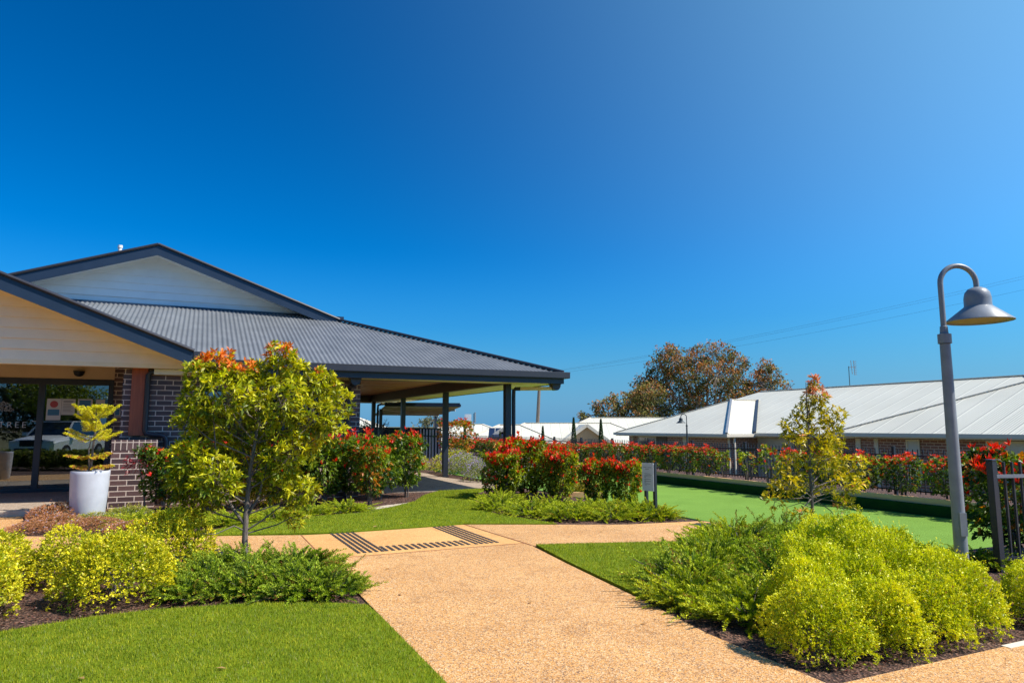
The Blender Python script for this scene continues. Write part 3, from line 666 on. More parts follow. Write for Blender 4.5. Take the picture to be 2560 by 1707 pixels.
# downpipes with rain heads
def pipe(pl, r=0.045, mat='steel', name='downpipe'):
    mb = MB(); mb.tube(pl, r, 12); return B(mb, name, mat, smooth=True)
def rainhead(x, y, z):
    mb = MB(); seg = 10; vs = []; w2 = 0.11
    prof = [(-w2 * math.cos(math.pi * k / seg), -0.02 - 0.13 * math.sin(math.pi * k / seg)) for k in range(seg + 1)]
    for yy in (y - 0.09, y + 0.09):
        vs += [(x - w2, yy, z)] + [(x + a, yy, z + b) for a, b in prof] + [(x + w2, yy, z)]
    n = len(vs) // 2; mb.add(vs, [tuple(range(n)), tuple(reversed(range(n, 2 * n)))] + [(i, (i + 1) % n, n + (i + 1) % n, n + i) for i in range(n)])
    mb.box(x - 0.125, x + 0.125, y - 0.105, y + 0.105, z, z + 0.018)
    return B(mb, 'rain_head', 'gutter')
rainhead(0.98, -0.62, 2.5)
pipe([(0.92, -0.58, 2.40), (0.3, -0.12, 2.40)], 0.045, 'cream'); pipe([(0.3, -0.12, 2.40), (0.2, -0.04, 2.40), (0.165, -0.02, 2.36), (0.16, -0.02, 2.2), (0.16, -0.02, 0.0)], 0.047)
dx_ = PY(871, 1000, -0.08)[0]; rainhead(dx_ + 0.02, -0.62, 2.5); pipe([(dx_, -0.5, 2.38), (dx_, -0.2, 2.34), (dx_, -0.1, 2.28), (dx_, -0.08, 2.0), (dx_, -0.08, 0.0)], 0.055)
pipe([(1.0, 13.2, 2.42), (0.3, 13.6, 2.42)], 0.045, 'cream'); rainhead(1.0, 13.1, 2.5); pipe([(0.3, 13.6, 2.42), (0.19, 13.7, 2.38), (0.18, 13.7, 2.2), (0.18, 13.7, 0)], 0.045)
pa = PY(395, 930, -0.1); pb = PY(462, 934, -0.1)
mb = MB(); mb.box(-7.62, -6.98, -0.2, -0.08, 2.5, 2.6); B(mb, 'downpipe_boxing', 'weather')
pipe([(-7.6, -0.14, 2.55), (-7.68, -0.14, 2.54), (-7.715, -0.13, 2.48), (-7.72, -0.12, 2.35), (-7.72, -0.1, 1.42), (-7.7, -0.1, 1.36), (-7.6, -0.1, 1.34), (-7.45, -0.1, 1.33), (-7.37, -0.1, 1.30), (-7.34, -0.1, 1.22), (-7.34, -0.1, 0.0)], 0.05, 'steel')
mb = MB(); vp = PY(300, 622, 7.0); mb.tube([(vp[0], 7.0, vp[2] - 0.7), (vp[0], 7.0, vp[2] + 0.06)], 0.05, 12); mb.tube([(vp[0], 7.0, vp[2] + 0.02), (vp[0], 7.0, vp[2] + 0.1)], 0.065, 12)
B(mb, 'vent_pipe', 'pvc', smooth=True)

# posters stuck on the glass: each one a thing
def poster(px0, px1, py0, py1, label, blocks, y=DY - 0.012):
    a = PY(px0, py0, y); b = PY(px1, py1, y); x0, x1, z1, z0 = a[0], b[0], a[2], b[2]; W_, H_ = x1 - x0, z1 - z0
    e = empty('poster', (x0, y, z0), label, 'poster', 'notices stuck on the entrance glass')
    mb = MB(); mb.box(x0, x1, y, y + 0.004, z0, z1); mb.build('sheet', 'paper', e)
    for (a0, a1, b0, b1, m_, nm) in blocks:
        mb = MB(); mb.box(x0 + W_ * a0, x0 + W_ * a1, y - 0.003, y - 0.0005, z0 + H_ * b0, z0 + H_ * b1); mb.build(nm, m_, e)
    return e, x0, x1, z0, z1
e, x0, x1, z0, z1 = poster(118, 150, 996, 1050, 'tall white notice with a dark red seal above a blue panel on the door glass', [(0.1, 0.9, 0.22, 0.5, 'blueink', 'blue_panel')])
mb = MB(); mb.lathe([(0.0, 0), (0.075, 0), (0.075, 0.002), (0, 0.002)], (0, 0, 0), 20); so_ = mb.build('red_seal', 'redink', e); so_.matrix_parent_inverse = Matrix.Identity(4); so_.location = ((x1 - x0) / 2, -0.003, (z1 - z0) * 0.74); so_.rotation_euler = (math.pi / 2, 0, 0)
poster(155, 186, 997, 1037, 'plain white typed notice second from left on the door glass', [(0.12, 0.85, 0.86, 0.89, 'ink', 'text_line'), (0.12, 0.85, 0.79, 0.82, 'ink', 'text_line')] + [(0.12, 0.7 + 0.15 * (i % 2), 0.66 - i * 0.09, 0.68 - i * 0.09, 'ink', 'text_line') for i in range(6)])
poster(195, 229, 997, 1037, 'notice with a large blue panel third from left on the door glass', [(0.1, 0.88, 0.32, 0.92, 'blueink', 'blue_panel')])
poster(240, 271, 998, 1030, 'small pale notice nearest the door jamb, behind the potted pine', [(0.1, 0.6, 0.6, 0.63, 'ink', 'text_line'), (0.1, 0.6, 0.5, 0.53, 'ink', 'text_line'), (0.68, 0.95, 0.6, 1.02, 'blueink', 'blue_panel')])
poster(286, 300, 1020, 1040, 'little blue plaque on the dark brick beside the door', [(0.15, 0.85, 0.12, 0.88, 'blueink', 'blue_panel')], DY - 0.012)

# armchairs dimly seen inside
def armchair(x, y, lab):
    e = empty('armchair', (x, y, 0.08), lab, 'chair', 'brown armchairs inside the entrance')
    mb = MB(); mb.box(x - 0.3, x + 0.3, y - 0.3, y + 0.3, 0.3, 0.5); mb.build('seat', 'chair', e, bevel=0.03)
    mb = MB(); mb.box(x - 0.3, x + 0.3, y + 0.25, y + 0.38, 0.5, 1.05); mb.build('backrest', 'chair', e, bevel=0.03)
    for s in (-1, 1):
        mb = MB(); mb.box(x + s * 0.3 - 0.05, x + s * 0.3 + 0.05, y - 0.3, y + 0.3, 0.3, 0.68); mb.build('armrest', 'chair', e, bevel=0.02)
        for t_ in (-1, 1):
            mb = MB(); mb.box(x + s * 0.27 - 0.02, x + s * 0.27 + 0.02, y + t_ * 0.26 - 0.02, y + t_ * 0.26 + 0.02, 0.08, 0.3); mb.build('leg', 'black', e)
armchair(-10.6, 5.0, 'brown armchair left of its pair behind the door glass'); armchair(-9.8, 5.0, 'brown armchair right of its pair behind the door glass')

# ================================================================== LAMPS
def lamp(name_loc, lab, mat, rz, H_=3.0, s=1.0):
    e = empty('street_lamp', name_loc, lab, 'street lamp', 'gooseneck street lamps', rz)
    I = Matrix.Identity(4)
    def bb(mb, n, m_, sm=True): o = mb.build(n, m_, e, smooth=sm); o.matrix_parent_inverse = I; return o
    mb = MB(); mb.tube([(0, 0, -0.05), (0, 0, 0.3), (0, 0, 2.24)], [0.057, 0.055, 0.043], 20); bb(mb, 'pole', mat)
    mb = MB(); mb.lathe([(0, 0), (0.12, 0), (0.12, 0.02), (0, 0.02)], (0, 0, 0), 20); bb(mb, 'base_plate', mat)
    mb = MB(); mb.box(-0.03, 0.03, -0.066, -0.05, 0.55, 0.75); bb(mb, 'access_door', mat, False)
    mb = MB(); mb.lathe([(0.047, 2.245), (0.056, 2.245), (0.056, 2.33), (0.035, 2.335), (0.031, 2.40), (0.025, 2.405), (0.0, 2.41)], (0, 0, 0), 20); bb(mb, 'collar', mat)
    pl = [(0, 0, 2.38), (0, 0, 2.6), (0, 0, 2.80)]; r = 0.165
    for k in range(1, 17):
        a = math.pi - math.pi * k / 16; pl.append((r + r * math.cos(a), 0, 2.80 + r * math.sin(a)))
    pl.append((2 * r, 0, 2.73)); mb = MB(); mb.tube(pl, 0.0235, 14); bb(mb, 'gooseneck', mat)
    c = (2 * r, 0, 0); mb = MB()
    mb.lathe([(0.0, 2.765), (0.04, 2.762), (0.075, 2.745), (0.098, 2.715), (0.107, 2.675), (0.107, 2.665), (0.109, 2.664), (0.109, 2.60), (0.112, 2.585), (0.27, 2.455), (0.272, 2.448), (0.262, 2.446), (0.262, 2.452), (0.11, 2.575), (0.0, 2.58)], c, 48)
    bb(mb, 'lamp_shade', mat)
    mb = MB(); mb.lathe([(0.0, 2.47), (0.2, 2.465), (0.235, 2.462), (0.25, 2.468), (0.0, 2.49)], c, 40); bb(mb, 'lens', 'lens')
    return e
LB = G(2413, 1500); lamp1 = lamp((LB[0], LB[1], 0.0), 'tall grey gooseneck lamp with a bell shade in the golden shrubs by the gate', 'lampgrey', -AZ)
l2 = copy_tree(lamp1); l2['label'] = 'dark gooseneck lamp standing before the near white-roofed brick house'
p = PD(1716, 1035, 29.5); l2.scale = (0.74, 0.74, 0.74); l2.location = (p[0], p[1], p[2] - 2.965 * 0.74); l2.rotation_euler.z = math.pi - AZ
for ch in l2.children:
    if 'lens' not in ch.name: ch.data = ch.data.copy(); ch.data.materials[0] = M['lampgreen']
l3 = copy_tree(l2); l3['label'] = 'small distant gooseneck lamp seen left of the corner veranda post'
p = PD(1222, 1075, 66); l3.location = (p[0], p[1], p[2] - 2.965)

# ================================================================== FENCES
def picket_bay(y0, y1, x, parent, z=0.0):
    mb = MB(); n = int(round((y1 - y0) / 0.115)); 
    for i in range(1, n):
        y = y0 + (y1 - y0) * i / n; mb.box(x - 0.009, x + 0.009, y - 0.009, y + 0.009, z + 0.05, z + 1.0)
    mb.build('picket_panel', 'steel', parent)
    mb = MB(); mb.box(x - 0.018, x + 0.018, y0, y1, z + 0.84, z + 0.875); mb.box(x - 0.018, x + 0.018, y0, y1, z + 0.09, z + 0.125); mb.build('rail', 'steel', parent)
fen = empty('steel_fence', (7.4, 5, 0), 'long black picket fence behind the clipped hedge beyond the bowling green', 'fence')
ys = [-11.5 + 2.285 * i for i in range(17)]
for i, y in enumerate(ys):
    mb = MB(); mb.box(7.37, 7.43, y - 0.032, y + 0.032, -0.05, 1.03); mb.box(7.362, 7.438, y - 0.04, y + 0.04, 1.03, 1.05); mb.build('post', 'steel', fen)
    if i: picket_bay(ys[i - 1], y, 7.4, fen)
gp = (0.87, -10.56)
gf = empty('steel_gate', (gp[0], gp[1], 0), 'black picket gate panel with a thick capped post at the right edge', 'gate')
mb = MB(); mb.box(gp[0] - 0.034, gp[0] + 0.034, gp[1] - 0.034, gp[1] + 0.034, -0.05, 1.13); mb.build('post', 'steel', gf, bevel=0.004)
mb = MB(); mb.box(gp[0] - 0.04, gp[0] + 0.04, gp[1] - 0.04, gp[1] + 0.04, 1.131, 1.15); mb.build('post_cap', 'gutter', gf, bevel=0.006)
gd = Vector((0.96, -0.28, 0)); a = Vector((gp[0] + 0.034, gp[1], 0))
for z in (0.97, 0.12):
    mb = MB(); mb.bar(a + Vector((0, 0, z)), a + gd * 3 + Vector((0, 0, z)), 0.03, 0.035); mb.build('rail', 'lampgrey' if z > 0.5 else 'steel', gf)
mb = MB()
for i in range(26):
    q = a + gd * (0.055 + i * 0.1); mb.box(q.x - 0.011, q.x + 0.011, q.y + 0.012, q.y + 0.034, 0.03, 1.12)
mb.build('picket_panel', 'steel', gf)

# sheet fence, carport, bare tree behind the veranda
a = PD(896, 1069, 33); b = PD(1102, 1071, 33)
sf = empty('sheet_metal_fence', (a[0], a[1], -0.6), 'dark ribbed sheet metal fence behind the veranda posts', 'fence')
a = Vector(a); b = Vector(b); d = (b - a); L_ = d.length; d.normalize(); nn = Vector((d.y, -d.x, 0)); vs = []; fs = []
k = int(L_ / 0.05)
for i in range(k + 1):
    q = a + d * (i * 0.05) + nn * (0.02 if (i // 2) % 3 else -0.015); vs += [(q.x, q.y, -0.6), (q.x, q.y, a.z - 0.02)]
    if i: fs.append((2 * i - 2, 2 * i, 2 * i + 1, 2 * i - 1))
mb = MB(); mb.add(vs, fs); mb.build('sheet', 'colorbond', sf, recalc=False)
mb = MB(); mb.bar(a + Vector((0, 0, 0)), b + Vector((0, 0, 0)), 0.05, 0.06); mb.build('top_rail', 'colorbond', sf)
for i in range(5):
    q = a + d * (L_ * i / 4) + nn * 0.03; mb = MB(); mb.box(q.x - 0.03, q.x + 0.03, q.y - 0.03, q.y + 0.03, -0.6, a.z); mb.build('post', 'colorbond', sf)
f2 = empty('slat_fence', (b.x, b.y, -0.6), 'pale upright slats between the dark sheet fence and the red-tipped bush', 'fence')
a2 = PD(1052, 1072, 31.5); b2 = PD(1098, 1074, 31.5); mb = MB()
for i in range(7):
    q = Vector(a2).lerp(Vector(b2), i / 6); mb.box(q.x - 0.03, q.x + 0.03, q.y - 0.01, q.y + 0.01, -0.6, q.z)
mb.build('slats', 'white_render', f2)
mb = MB(); mb.bar(Vector(a2) - Vector((0, 0, .3)), Vector(b2) - Vector((0, 0, .3)), 0.04, 0.05); mb.build('rail', 'colorbond', f2)

c1, c2, c3, c4 = (Vector(PD(*q)) for q in ((962, 1014, 27), (1150, 1016, 27), (1090, 1038, 36), (935, 1036, 36)))
cp = empty('carport', (c1.x, c1.y, -0.6), 'flat metal carport roof on slim posts seen under the veranda beam', 'carport')
mb = MB(); mb.slabquad(c1, c2, c3, c4, 0.03); mb.build('roof', 'carport', cp)
mb = MB(); mb.bar(c1 + Vector((0, 0, 0.06)), c2 + Vector((0, 0, 0.06)), 0.08, 0.15); mb.bar(c2 + Vector((0, 0, 0.04)), c3 + Vector((0, 0, 0.04)), 0.08, 0.1); mb.build('fascia', 'navy', cp)
mb = MB()
for i in range(1, 6):
    t_ = i / 6; mb.bar(c1.lerp(c4, t_) - Vector((0, 0, 0.05)), c2.lerp(c3, t_) - Vector((0, 0, 0.05)), 0.05, 0.07)
mb.bar(c1.lerp(c4, .15) - Vector((0, 0, 0.1)), c2.lerp(c3, 0.85) - Vector((0, 0, 0.1)), 0.03, 0.03); mb.bar(c1.lerp(c4, .85) - Vector((0, 0, 0.1)), c2.lerp(c3, 0.15) - Vector((0, 0, 0.1)), 0.03, 0.03)
mb.build('purlins', 'white_render', cp)
for q in (c2.lerp(c3, 0.5).lerp(c1, 0.03), c2.lerp(c3, 0.95).lerp(c4, 0.02), c1.lerp(c4, 0.3)):
    mb = MB(); mb.box(q.x - 0.06, q.x + 0.06, q.y - 0.06, q.y + 0.06, -0.6, q.z); mb.build('post', 'steel', cp)

# ================================================================== SIGN
s1 = PD(1617, 1280, 12.02); s2 = PD(1639, 1283, 11.86); s1[2] = s2[2] = 0
sg = empty('notice_sign', ((s1[0] + s2[0]) / 2, (s1[1] + s2[1]) / 2, 0), 'pale grey notice board of green rules on two dark posts in the junipers', 'sign')
dv = Vector(s2 - s1); wd = dv.length; dv.normalize(); nv = Vector((dv.y, -dv.x, 0))
for q in (Vector(s1), Vector(s2)):
    mb = MB(); mb.bar(q, q + Vector((0, 0, 0.865)), 0.05, 0.05, up=(nv.x, nv.y, 0)); mb.build('post', 'steel', sg)
f0 = Vector(s1) - dv * 0.05 + nv * 0.036; f1 = Vector(s2) + dv * 0.01 + nv * 0.036
mb = MB(); mb.bar(f0 + Vector((0, 0, 0.635)), f1 + Vector((0, 0, 0.635)), 0.012, 0.47); bd = mb.build('board', 'signface', sg)
W_ = (f1 - f0).length
def sgline(a0, a1, z, h, nm='text_line'):
    mb = MB(); mb.bar(f0 + dv * (W_ * a0) + nv * 0.0075 + Vector((0, 0, z)), f0 + dv * (W_ * a1) + nv * 0.0075 + Vector((0, 0, z)), 0.002, h); mb.build(nm, 'ink', sg)
for a0, a1, z in ((0.12, 0.42, 0.80), (0.5, 0.86, 0.797), (0.3, 0.62, 0.768), (0.2, 0.75, 0.69), (0.2, 0.85, 0.665), (0.2, 0.8, 0.642), (0.2, 0.35, 0.628), (0.2, 0.78, 0.60), (0.2, 0.38, 0.585), (0.2, 0.78, 0.563), (0.2, 0.36, 0.548), (0.2, 0.7, 0.52), (0.24, 0.4, 0.5)):
    sgline(a0, a1, z, 0.006)

# ================================================================== HOUSES
def uvproj(o, fn):
    me = o.data; uv = me.uv_layers.new(name='UVMap')
    for l in me.loops:
        v = me.vertices[l.vertex_index].co; uv.data[l.index].uv = fn(v)
def roofplane(parent, polys, along, name='roof', mat='ribroof'):
    mb = MB(); mb.add([], [])
    for pl in polys:
        mb.add(pl, [tuple(range(len(pl)))])
    o = mb.build(name, mat, parent, recalc=False); uvproj(o, (lambda v: (v.y, v.z)) if along == 'y' else (lambda v: (v.x, v.z)))
    return o
def hipwing(parent, x0, x1, yc, hw, ze, pit, xend=None, capmat='white_trim'):
    """hip roof, hip end facing -x at x0, ridge along +x"""
    z1 = ze + hw * pit; a = (x0, yc + hw, ze); b = (x0, yc - hw, ze); ap = (x0 + hw, yc, z1); r1 = (x1, yc, z1); e1 = (x1, yc + hw, ze); e2 = (x1, yc - hw, ze)
    roofplane(parent, [[a, b, ap]], 'y'); roofplane(parent, [[b, e2, r1, ap], [e1, a, ap, r1]], 'x')
    mb = MB()
    for p_, q_ in ((a, ap), (b, ap), (ap, r1)): mb.bar(Vector(p_) + Vector((0, 0, 0.02)), Vector(q_) + Vector((0, 0, 0.02)), 0.16, 0.03)
    mb.build('ridge_cap', capmat, parent)
    mb = MB(); mb.box(x0 - 0.1, x0, yc - hw - 0.1, yc + hw + 0.1, ze - 0.13, ze + 0.0); mb.box(x0, x1, yc - hw - 0.1, yc - hw, ze - 0.129, ze - 0.001); mb.box(x0, x1, yc + hw, yc + hw + 0.1, ze - 0.129, ze - 0.001); mb.build('gutter', 'white_trim', parent)
    mb = MB(); mb.box(x0, x1, yc - hw, yc + hw, ze - 0.17, ze - 0.135); mb.build('soffit', 'white_trim', parent)
hg = -1.5
h1 = empty('brick_house', (17, 6, hg), 'long brown brick house with a white metal roof filling the right side beyond the hedge', 'house')
hipwing(h1, 14.2, 21.5, 12.5, 4.35, 1.16, 0.39)
hipwing(h1, 14.6, 21.5, -1.4, 4.5, 1.265, 0.4)
RZ, RX, MZ, MX = 3.42, 21.9, 1.2, 15.8
roofplane(h1, [[(MX, 14.5, MZ), (MX, -5.8, MZ), (RX, 0.3, RZ), (RX, 13.8, RZ)]], 'y')
roofplane(h1, [[(RX, 13.8, RZ), (RX, 0.3, RZ), (28, -5.8, MZ), (28, 18.2, MZ)]], 'y')
roofplane(h1, [[(MX, -5.8, MZ), (28, -5.8, MZ), (RX, 0.3, RZ)], [(28, 18.2, MZ), (MX, 18.2, MZ), (RX, 13.8, RZ)]], 'x')
roofplane(h1, [[(MX, 18.2, MZ), (MX, 14.4, MZ), (RX, 13.8, RZ)]], 'y')
mb = MB()
for p_, q_ in (((RX, 13.8, RZ), (RX, 0.3, RZ)), ((RX, 0.3, RZ), (MX, -5.8, MZ)), ((RX, 0.3, RZ), (28, -5.8, MZ))): mb.bar(Vector(p_) + Vector((0, 0, .02)), Vector(q_) + Vector((0, 0, .02)), 0.16, 0.03)
mb.build('ridge_cap', 'white_trim', h1)
mb = MB(); mb.box(MX - 0.1, MX, 3.1, 8.1, MZ - 0.13, MZ + 0.0); mb.build('gutter', 'white_trim', h1)
mb = MB(); mb.box(MX, MX + 2, 3.1, 8.1, MZ - 0.17, MZ - 0.135); mb.build('soffit', 'white_trim', h1)
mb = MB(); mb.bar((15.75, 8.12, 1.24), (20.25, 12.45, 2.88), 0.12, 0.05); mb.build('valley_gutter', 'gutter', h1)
mb = MB(); mb.bar((14.12, 8.1, 1.20), (18.5, 12.5, 2.9), 0.10, 0.06); mb.build('hip_shadow_strip', 'lampgrey', h1)  # grey strip laid along the hip, standing in for the cap's shadow
mb = MB(); mb.box(14.75, 20, 8.6, 16.4, hg, 1.0); mb.build('brick_wall', 'redbrick', h1)
mb = MB(); mb.box(15.2, 20, -5.4, 2.6, hg, 1.1); mb.build('brick_wall', 'redbrick', h1)
mb = MB(); mb.box(16.4, 27.5, -5.3, 17.5, hg, 1.04); mb.build('brick_wall', 'redbrick', h1)
def hwin(px0, px1, x, z0, z1, curtain='white_render', nf=1):
    y1 = PX(px0, 1100, x)[1]; y0 = PX(px1, 1100, x)[1]
    mb = MB(); f = 0.06; mb.box(x - 0.05, x + 0.02, y0, y1, z1 - f, z1); mb.box(x - 0.05, x + 0.02, y0, y1, z0, z0 + f)
    for i in range(nf + 1):
        y = y0 + (y1 - y0 - f) * i / nf; mb.box(x - 0.052, x + 0.02, y, y + f, z0 + f, z1 - f)
    w_ = mb.build('window', 'white_trim', h1)
    mb = MB(); mb.box(x - 0.03, x - 0.02, y0, y1, z0, z1); gl = mb.build('pane', curtain, h1); return w_
hwin(1597, 1642, 14.75, -0.4, 0.97, 'glassdark', 2); hwin(2266, 2300, 15.2, -0.4, 1.06); hwin(2466, 2640, 15.2, -0.4, 1.06, 'white_render', 3)
def hpanel(px0, px1, x, z0, z1, mat, name):
    y1 = PX(px0, 1100, x)[1]; y0 = PX(px1, 1100, x)[1]; mb = MB(); mb.box(x - 0.03, x, y0, y1, z0, z1); return mb.build(name, mat, h1)
hpanel(1708, 1722, 14.75, hg, 1.0, 'white_trim', 'trim_column'); hpanel(1642, 1668, 14.75, -0.4, 0.97, 'inwall', 'fly_screen')
hpanel(1895, 1985, 16.4, hg, 1.0, 'white_render', 'garage_door'); hpanel(2140, 2152, 15.2, hg, 1.06, 'white_trim', 'trim_column'); hpanel(2186, 2196, 15.2, hg, 1.06, 'white_trim', 'trim_column')
for px in (1583, 1824, 1838):
    y = PX(px, 1100, 14.7)[1] if px < 1800 else PX(px, 1100, 14.7)[1]
    mb = MB(); mb.tube([(14.66, y, 1.0), (14.66, y, hg)], 0.05, 8); mb.build('downpipe', 'white_trim', h1, smooth=True)
# roof antenna
q = PD(2125, 969, 35); an_ = empty('antenna', q, 'silver television antenna on the ridge of the near white-roofed house', 'antenna')
mb = MB(); mb.tube([(q[0], q[1], q[2] - 0.25), (q[0], q[1], q[2] + 1.1)], 0.02, 6); mb.build('mast', 'lampgreen', an_)
ax = Vector((math.cos(AZ), -math.sin(AZ), 0)); qq = Vector(q)
mb = MB(); mb.bar(qq + Vector((0, 0, 1.05)), qq + ax * 0.35 + Vector((0, 0, 1.05)), 0.03, 0.03)
mb.bar(qq + ax * 0.17 + Vector((0, 0, .7)), qq + ax * 0.12 + Vector((0, 0, 1.4)), 0.03, 0.02); mb.bar(qq + ax * 0.3 + Vector((0, 0, .65)), qq + ax * 0.26 + Vector((0, 0, 1.4)), 0.03, 0.02)
for i in range(7): mb.bar(qq + ax * 0.26 + Vector((0, 0, .68 + i * .11)), qq + ax * 0.40 + Vector((0, 0, .68 + i * .11)), 0.025, 0.03)
mb.build('aerial', 'lampgrey', an_)

def sidehouse(px, d, L, Wd, ze, zr_, label, wings=(), rz=0.0, mat='ribroof', ground=-3.2):
    """hip house centred at pixel column px, depth d; long axis = local x, local -y faces the camera"""
    c = PD(px, 1065, d); e = empty('white_roof_house', (c[0], c[1], ground), label, 'house', None, -AZ + rz)
    I = Matrix.Identity(4); g = ground
    def add(mb, n, m_, uvx=None):
        o = mb.build(n, m_, e, recalc=False); o.matrix_parent_inverse = I
        if uvx is not None: uvproj(o, uvx)
        return o
    h2, w2 = L / 2, Wd / 2; E_, Z_ = ze - g, zr_ - g; run = w2
    A_, B_, C_, D_ = (-h2, -w2, E_), (h2, -w2, E_), (h2, w2, E_), (-h2, w2, E_); r0, r1 = (-h2 + run, 0, Z_), (h2 - run, 0, Z_)
    mb = MB(); mb.add([A_, B_, r1, r0], [(0,1,2,3)]).add([C_, D_, r0, r1], [(0,1,2,3)]); add(mb, 'roof', mat, lambda v: (v.x, v.z))
    mb = MB(); mb.add([B_, C_, r1], [(0,1,2)]).add([D_, A_, r0], [(0,1,2)]); add(mb, 'roof', mat, lambda v: (v.y, v.z))
    mb = MB(); mb.box(-h2 + 0.5, h2 - 0.5, -w2 + 0.5, w2 - 0.5, 0, E_ - 0.05); add(mb, 'wall', 'white_render')
    mb = MB()
    for p_, q_ in ((r0, r1), (A_, r0), (B_, r1), (D_, r0), (C_, r1)): mb.bar(Vector(p_) + Vector((0, 0, .02)), Vector(q_) + Vector((0, 0, .02)), 0.2, 0.04)
    add(mb, 'ridge_cap', 'white_trim')
    for (wx, hw, zp, out) in wings:           # gable wings facing the camera
        zt = zp - g; pit = (zr_ - ze) / w2; zl = zt - hw * 0.72
        y0 = -w2 - out; yb = 0.0
        mb = MB(); mb.add([(wx - hw, y0, zl), (wx, y0, zt), (wx, yb, zt), (wx - hw, yb, zl)], [(0,1,2,3)]).add([(wx, y0, zt), (wx + hw, y0, zl), (wx + hw, yb, zl), (wx, yb, zt)], [(0,1,2,3)])
        add(mb, 'gable_roof', mat, lambda v: (v.y, v.z))
        mb = MB(); mb.add([(wx - hw + .25, y0 + .2, zl), (wx + hw - .25, y0 + .2, zl), (wx, y0 + .2, zt - .1)], [(0,1,2)]); mb.box(wx - hw + .3, wx + hw - .3, y0 + .22, yb, 0, zl); add(mb, 'gable', 'tan_gable')
        mb = MB()
        for s in (-1, 1): mb.bar((wx, y0, zt - 0.05), (wx + s * hw, y0, zl - 0.05), 0.06, 0.22)
        add(mb, 'barge_board', 'white_trim')
    return e
hA = sidehouse(1420, 56, 16, 9, -0.2, 1.75, 'white-roofed house with a tan front gable behind the two pencil cypresses', [(0.9, 2.0, 1.62, 1.4)])
hB = sidehouse(1275, 50, 9.5, 8, -0.1, 1.6, 'white-roofed house with a small tan gable right behind the corner veranda post', [(-0.5, 1.6, 1.35, 1.2)])
hC = sidehouse(1165, 64, 12, 9, 0.1, 1.68, 'distant white-roofed house with solar panels left of the corner post')
hD = sidehouse(1620, 66, 22, 11, 0.0, 2.3, 'farthest white-roofed house below the brown gum tree')
hE = sidehouse(880, 48, 9, 8, 0.4, 2.05, 'pale-roofed house glimpsed beside the brick corner of the clubhouse')
q = PD(1243, 1081, 45); sp = empty('solar_panel', q, 'dark solar panels tilted on a white roof behind the distant lamp', 'solar panel')
uu = Vector((math.cos(AZ), -math.sin(AZ), 0)); vv = Vector((math.sin(AZ), math.cos(AZ), 0)); mb = MB()
for i in range(3):
    c0 = Vector(q) + uu * (-0.55 + i * 0.42) ; mb.slabquad(c0 - vv * 0.6 - Vector((0, 0, .28)), c0 + uu * 0.39 - vv * 0.6 - Vector((0, 0, .28)), c0 + uu * 0.39 + vv * 0.6 + Vector((0, 0, .3)), c0 + vv * 0.6 + Vector((0, 0, .3)), 0.04)
mb.build('panel', 'solar', sp)
q = PD(1184, 1062, 60); a_ = empty('antenna', q, 'far roof antenna with a small white dish left of the veranda corner', 'antenna')
mb = MB(); mb.tube([(q[0], q[1], q[2] - 0.4), (q[0], q[1], q[2] + 1.0)], 0.025, 6); mb.build('mast', 'lampgreen', a_)
mb = MB(); mb.box(q[0] + 0.1, q[0] + 0.16, q[1] - 0.1, q[1] + 0.1, q[2] + 0.2, q[2] + 1.1); mb.build('aerial', 'lampgrey', a_)
q2 = PD(1170, 1048, 60); mb = MB(); mb.slabquad(*(Vector(q2) + uu * sx * 0.28 + Vector((0, 0, sz * 0.45)) for sx, sz in ((-1, -1), (1, -1), (1, 1), (-1, 1))), 0.08); mb.build('dish', 'pvc', a_)
mb = MB(); mb.bar(Vector(q2) - Vector((0, 0, .5)), Vector(q) - Vector((0, 0, .2)), 0.04, 0.04); mb.build('bracket', 'lampgrey', a_)

# power pole and lines
pt = PD(1350, 930, 62); pbm = PD(1342, 1100, 62); pp = empty('power_pole', (pbm[0], pbm[1], -3.0), 'leaning timber power pole rising behind the white roofs beside the veranda corner', 'power pole')
mb = MB(); mb.tube([(pbm[0], pbm[1], -3.0), pbm, pt], [0.2, 0.18, 0.12], 10); mb.build('pole', 'pole', pp, smooth=True)
mb = MB(); tv = Vector(pt); mb.bar(tv - uu * 0.9 - Vector((0, 0, .3)), tv + uu * 0.9 - Vector((0, 0, .3)), 0.1, 0.12); mb.build('crossarm', 'pole', pp)
for i, (ya, yb_, off) in enumerate(((932, 668, -0.8), (934, 675, -0.2), (936, 705, 0.8))):
    a = tv + uu * off - Vector((0, 0, .2)); b = Vector(PD(2700, yb_ - 12, 48)); mb = MB(); pl = []
    for k in range(25):
        t_ = k / 24; q_ = a.lerp(b, t_); q_.z -= 4 * 0.55 * t_ * (1 - t_); pl.append(q_)
    mb.tube(pl, 0.0055, 5)
    tag(mb.build('power_line', 'black'), ('upper of the paired power lines sloping across the right sky', 'lower of the paired power lines sloping across the right sky', 'single power line sloping below the pair across the right sky')[i], 'power line', 'overhead power lines')

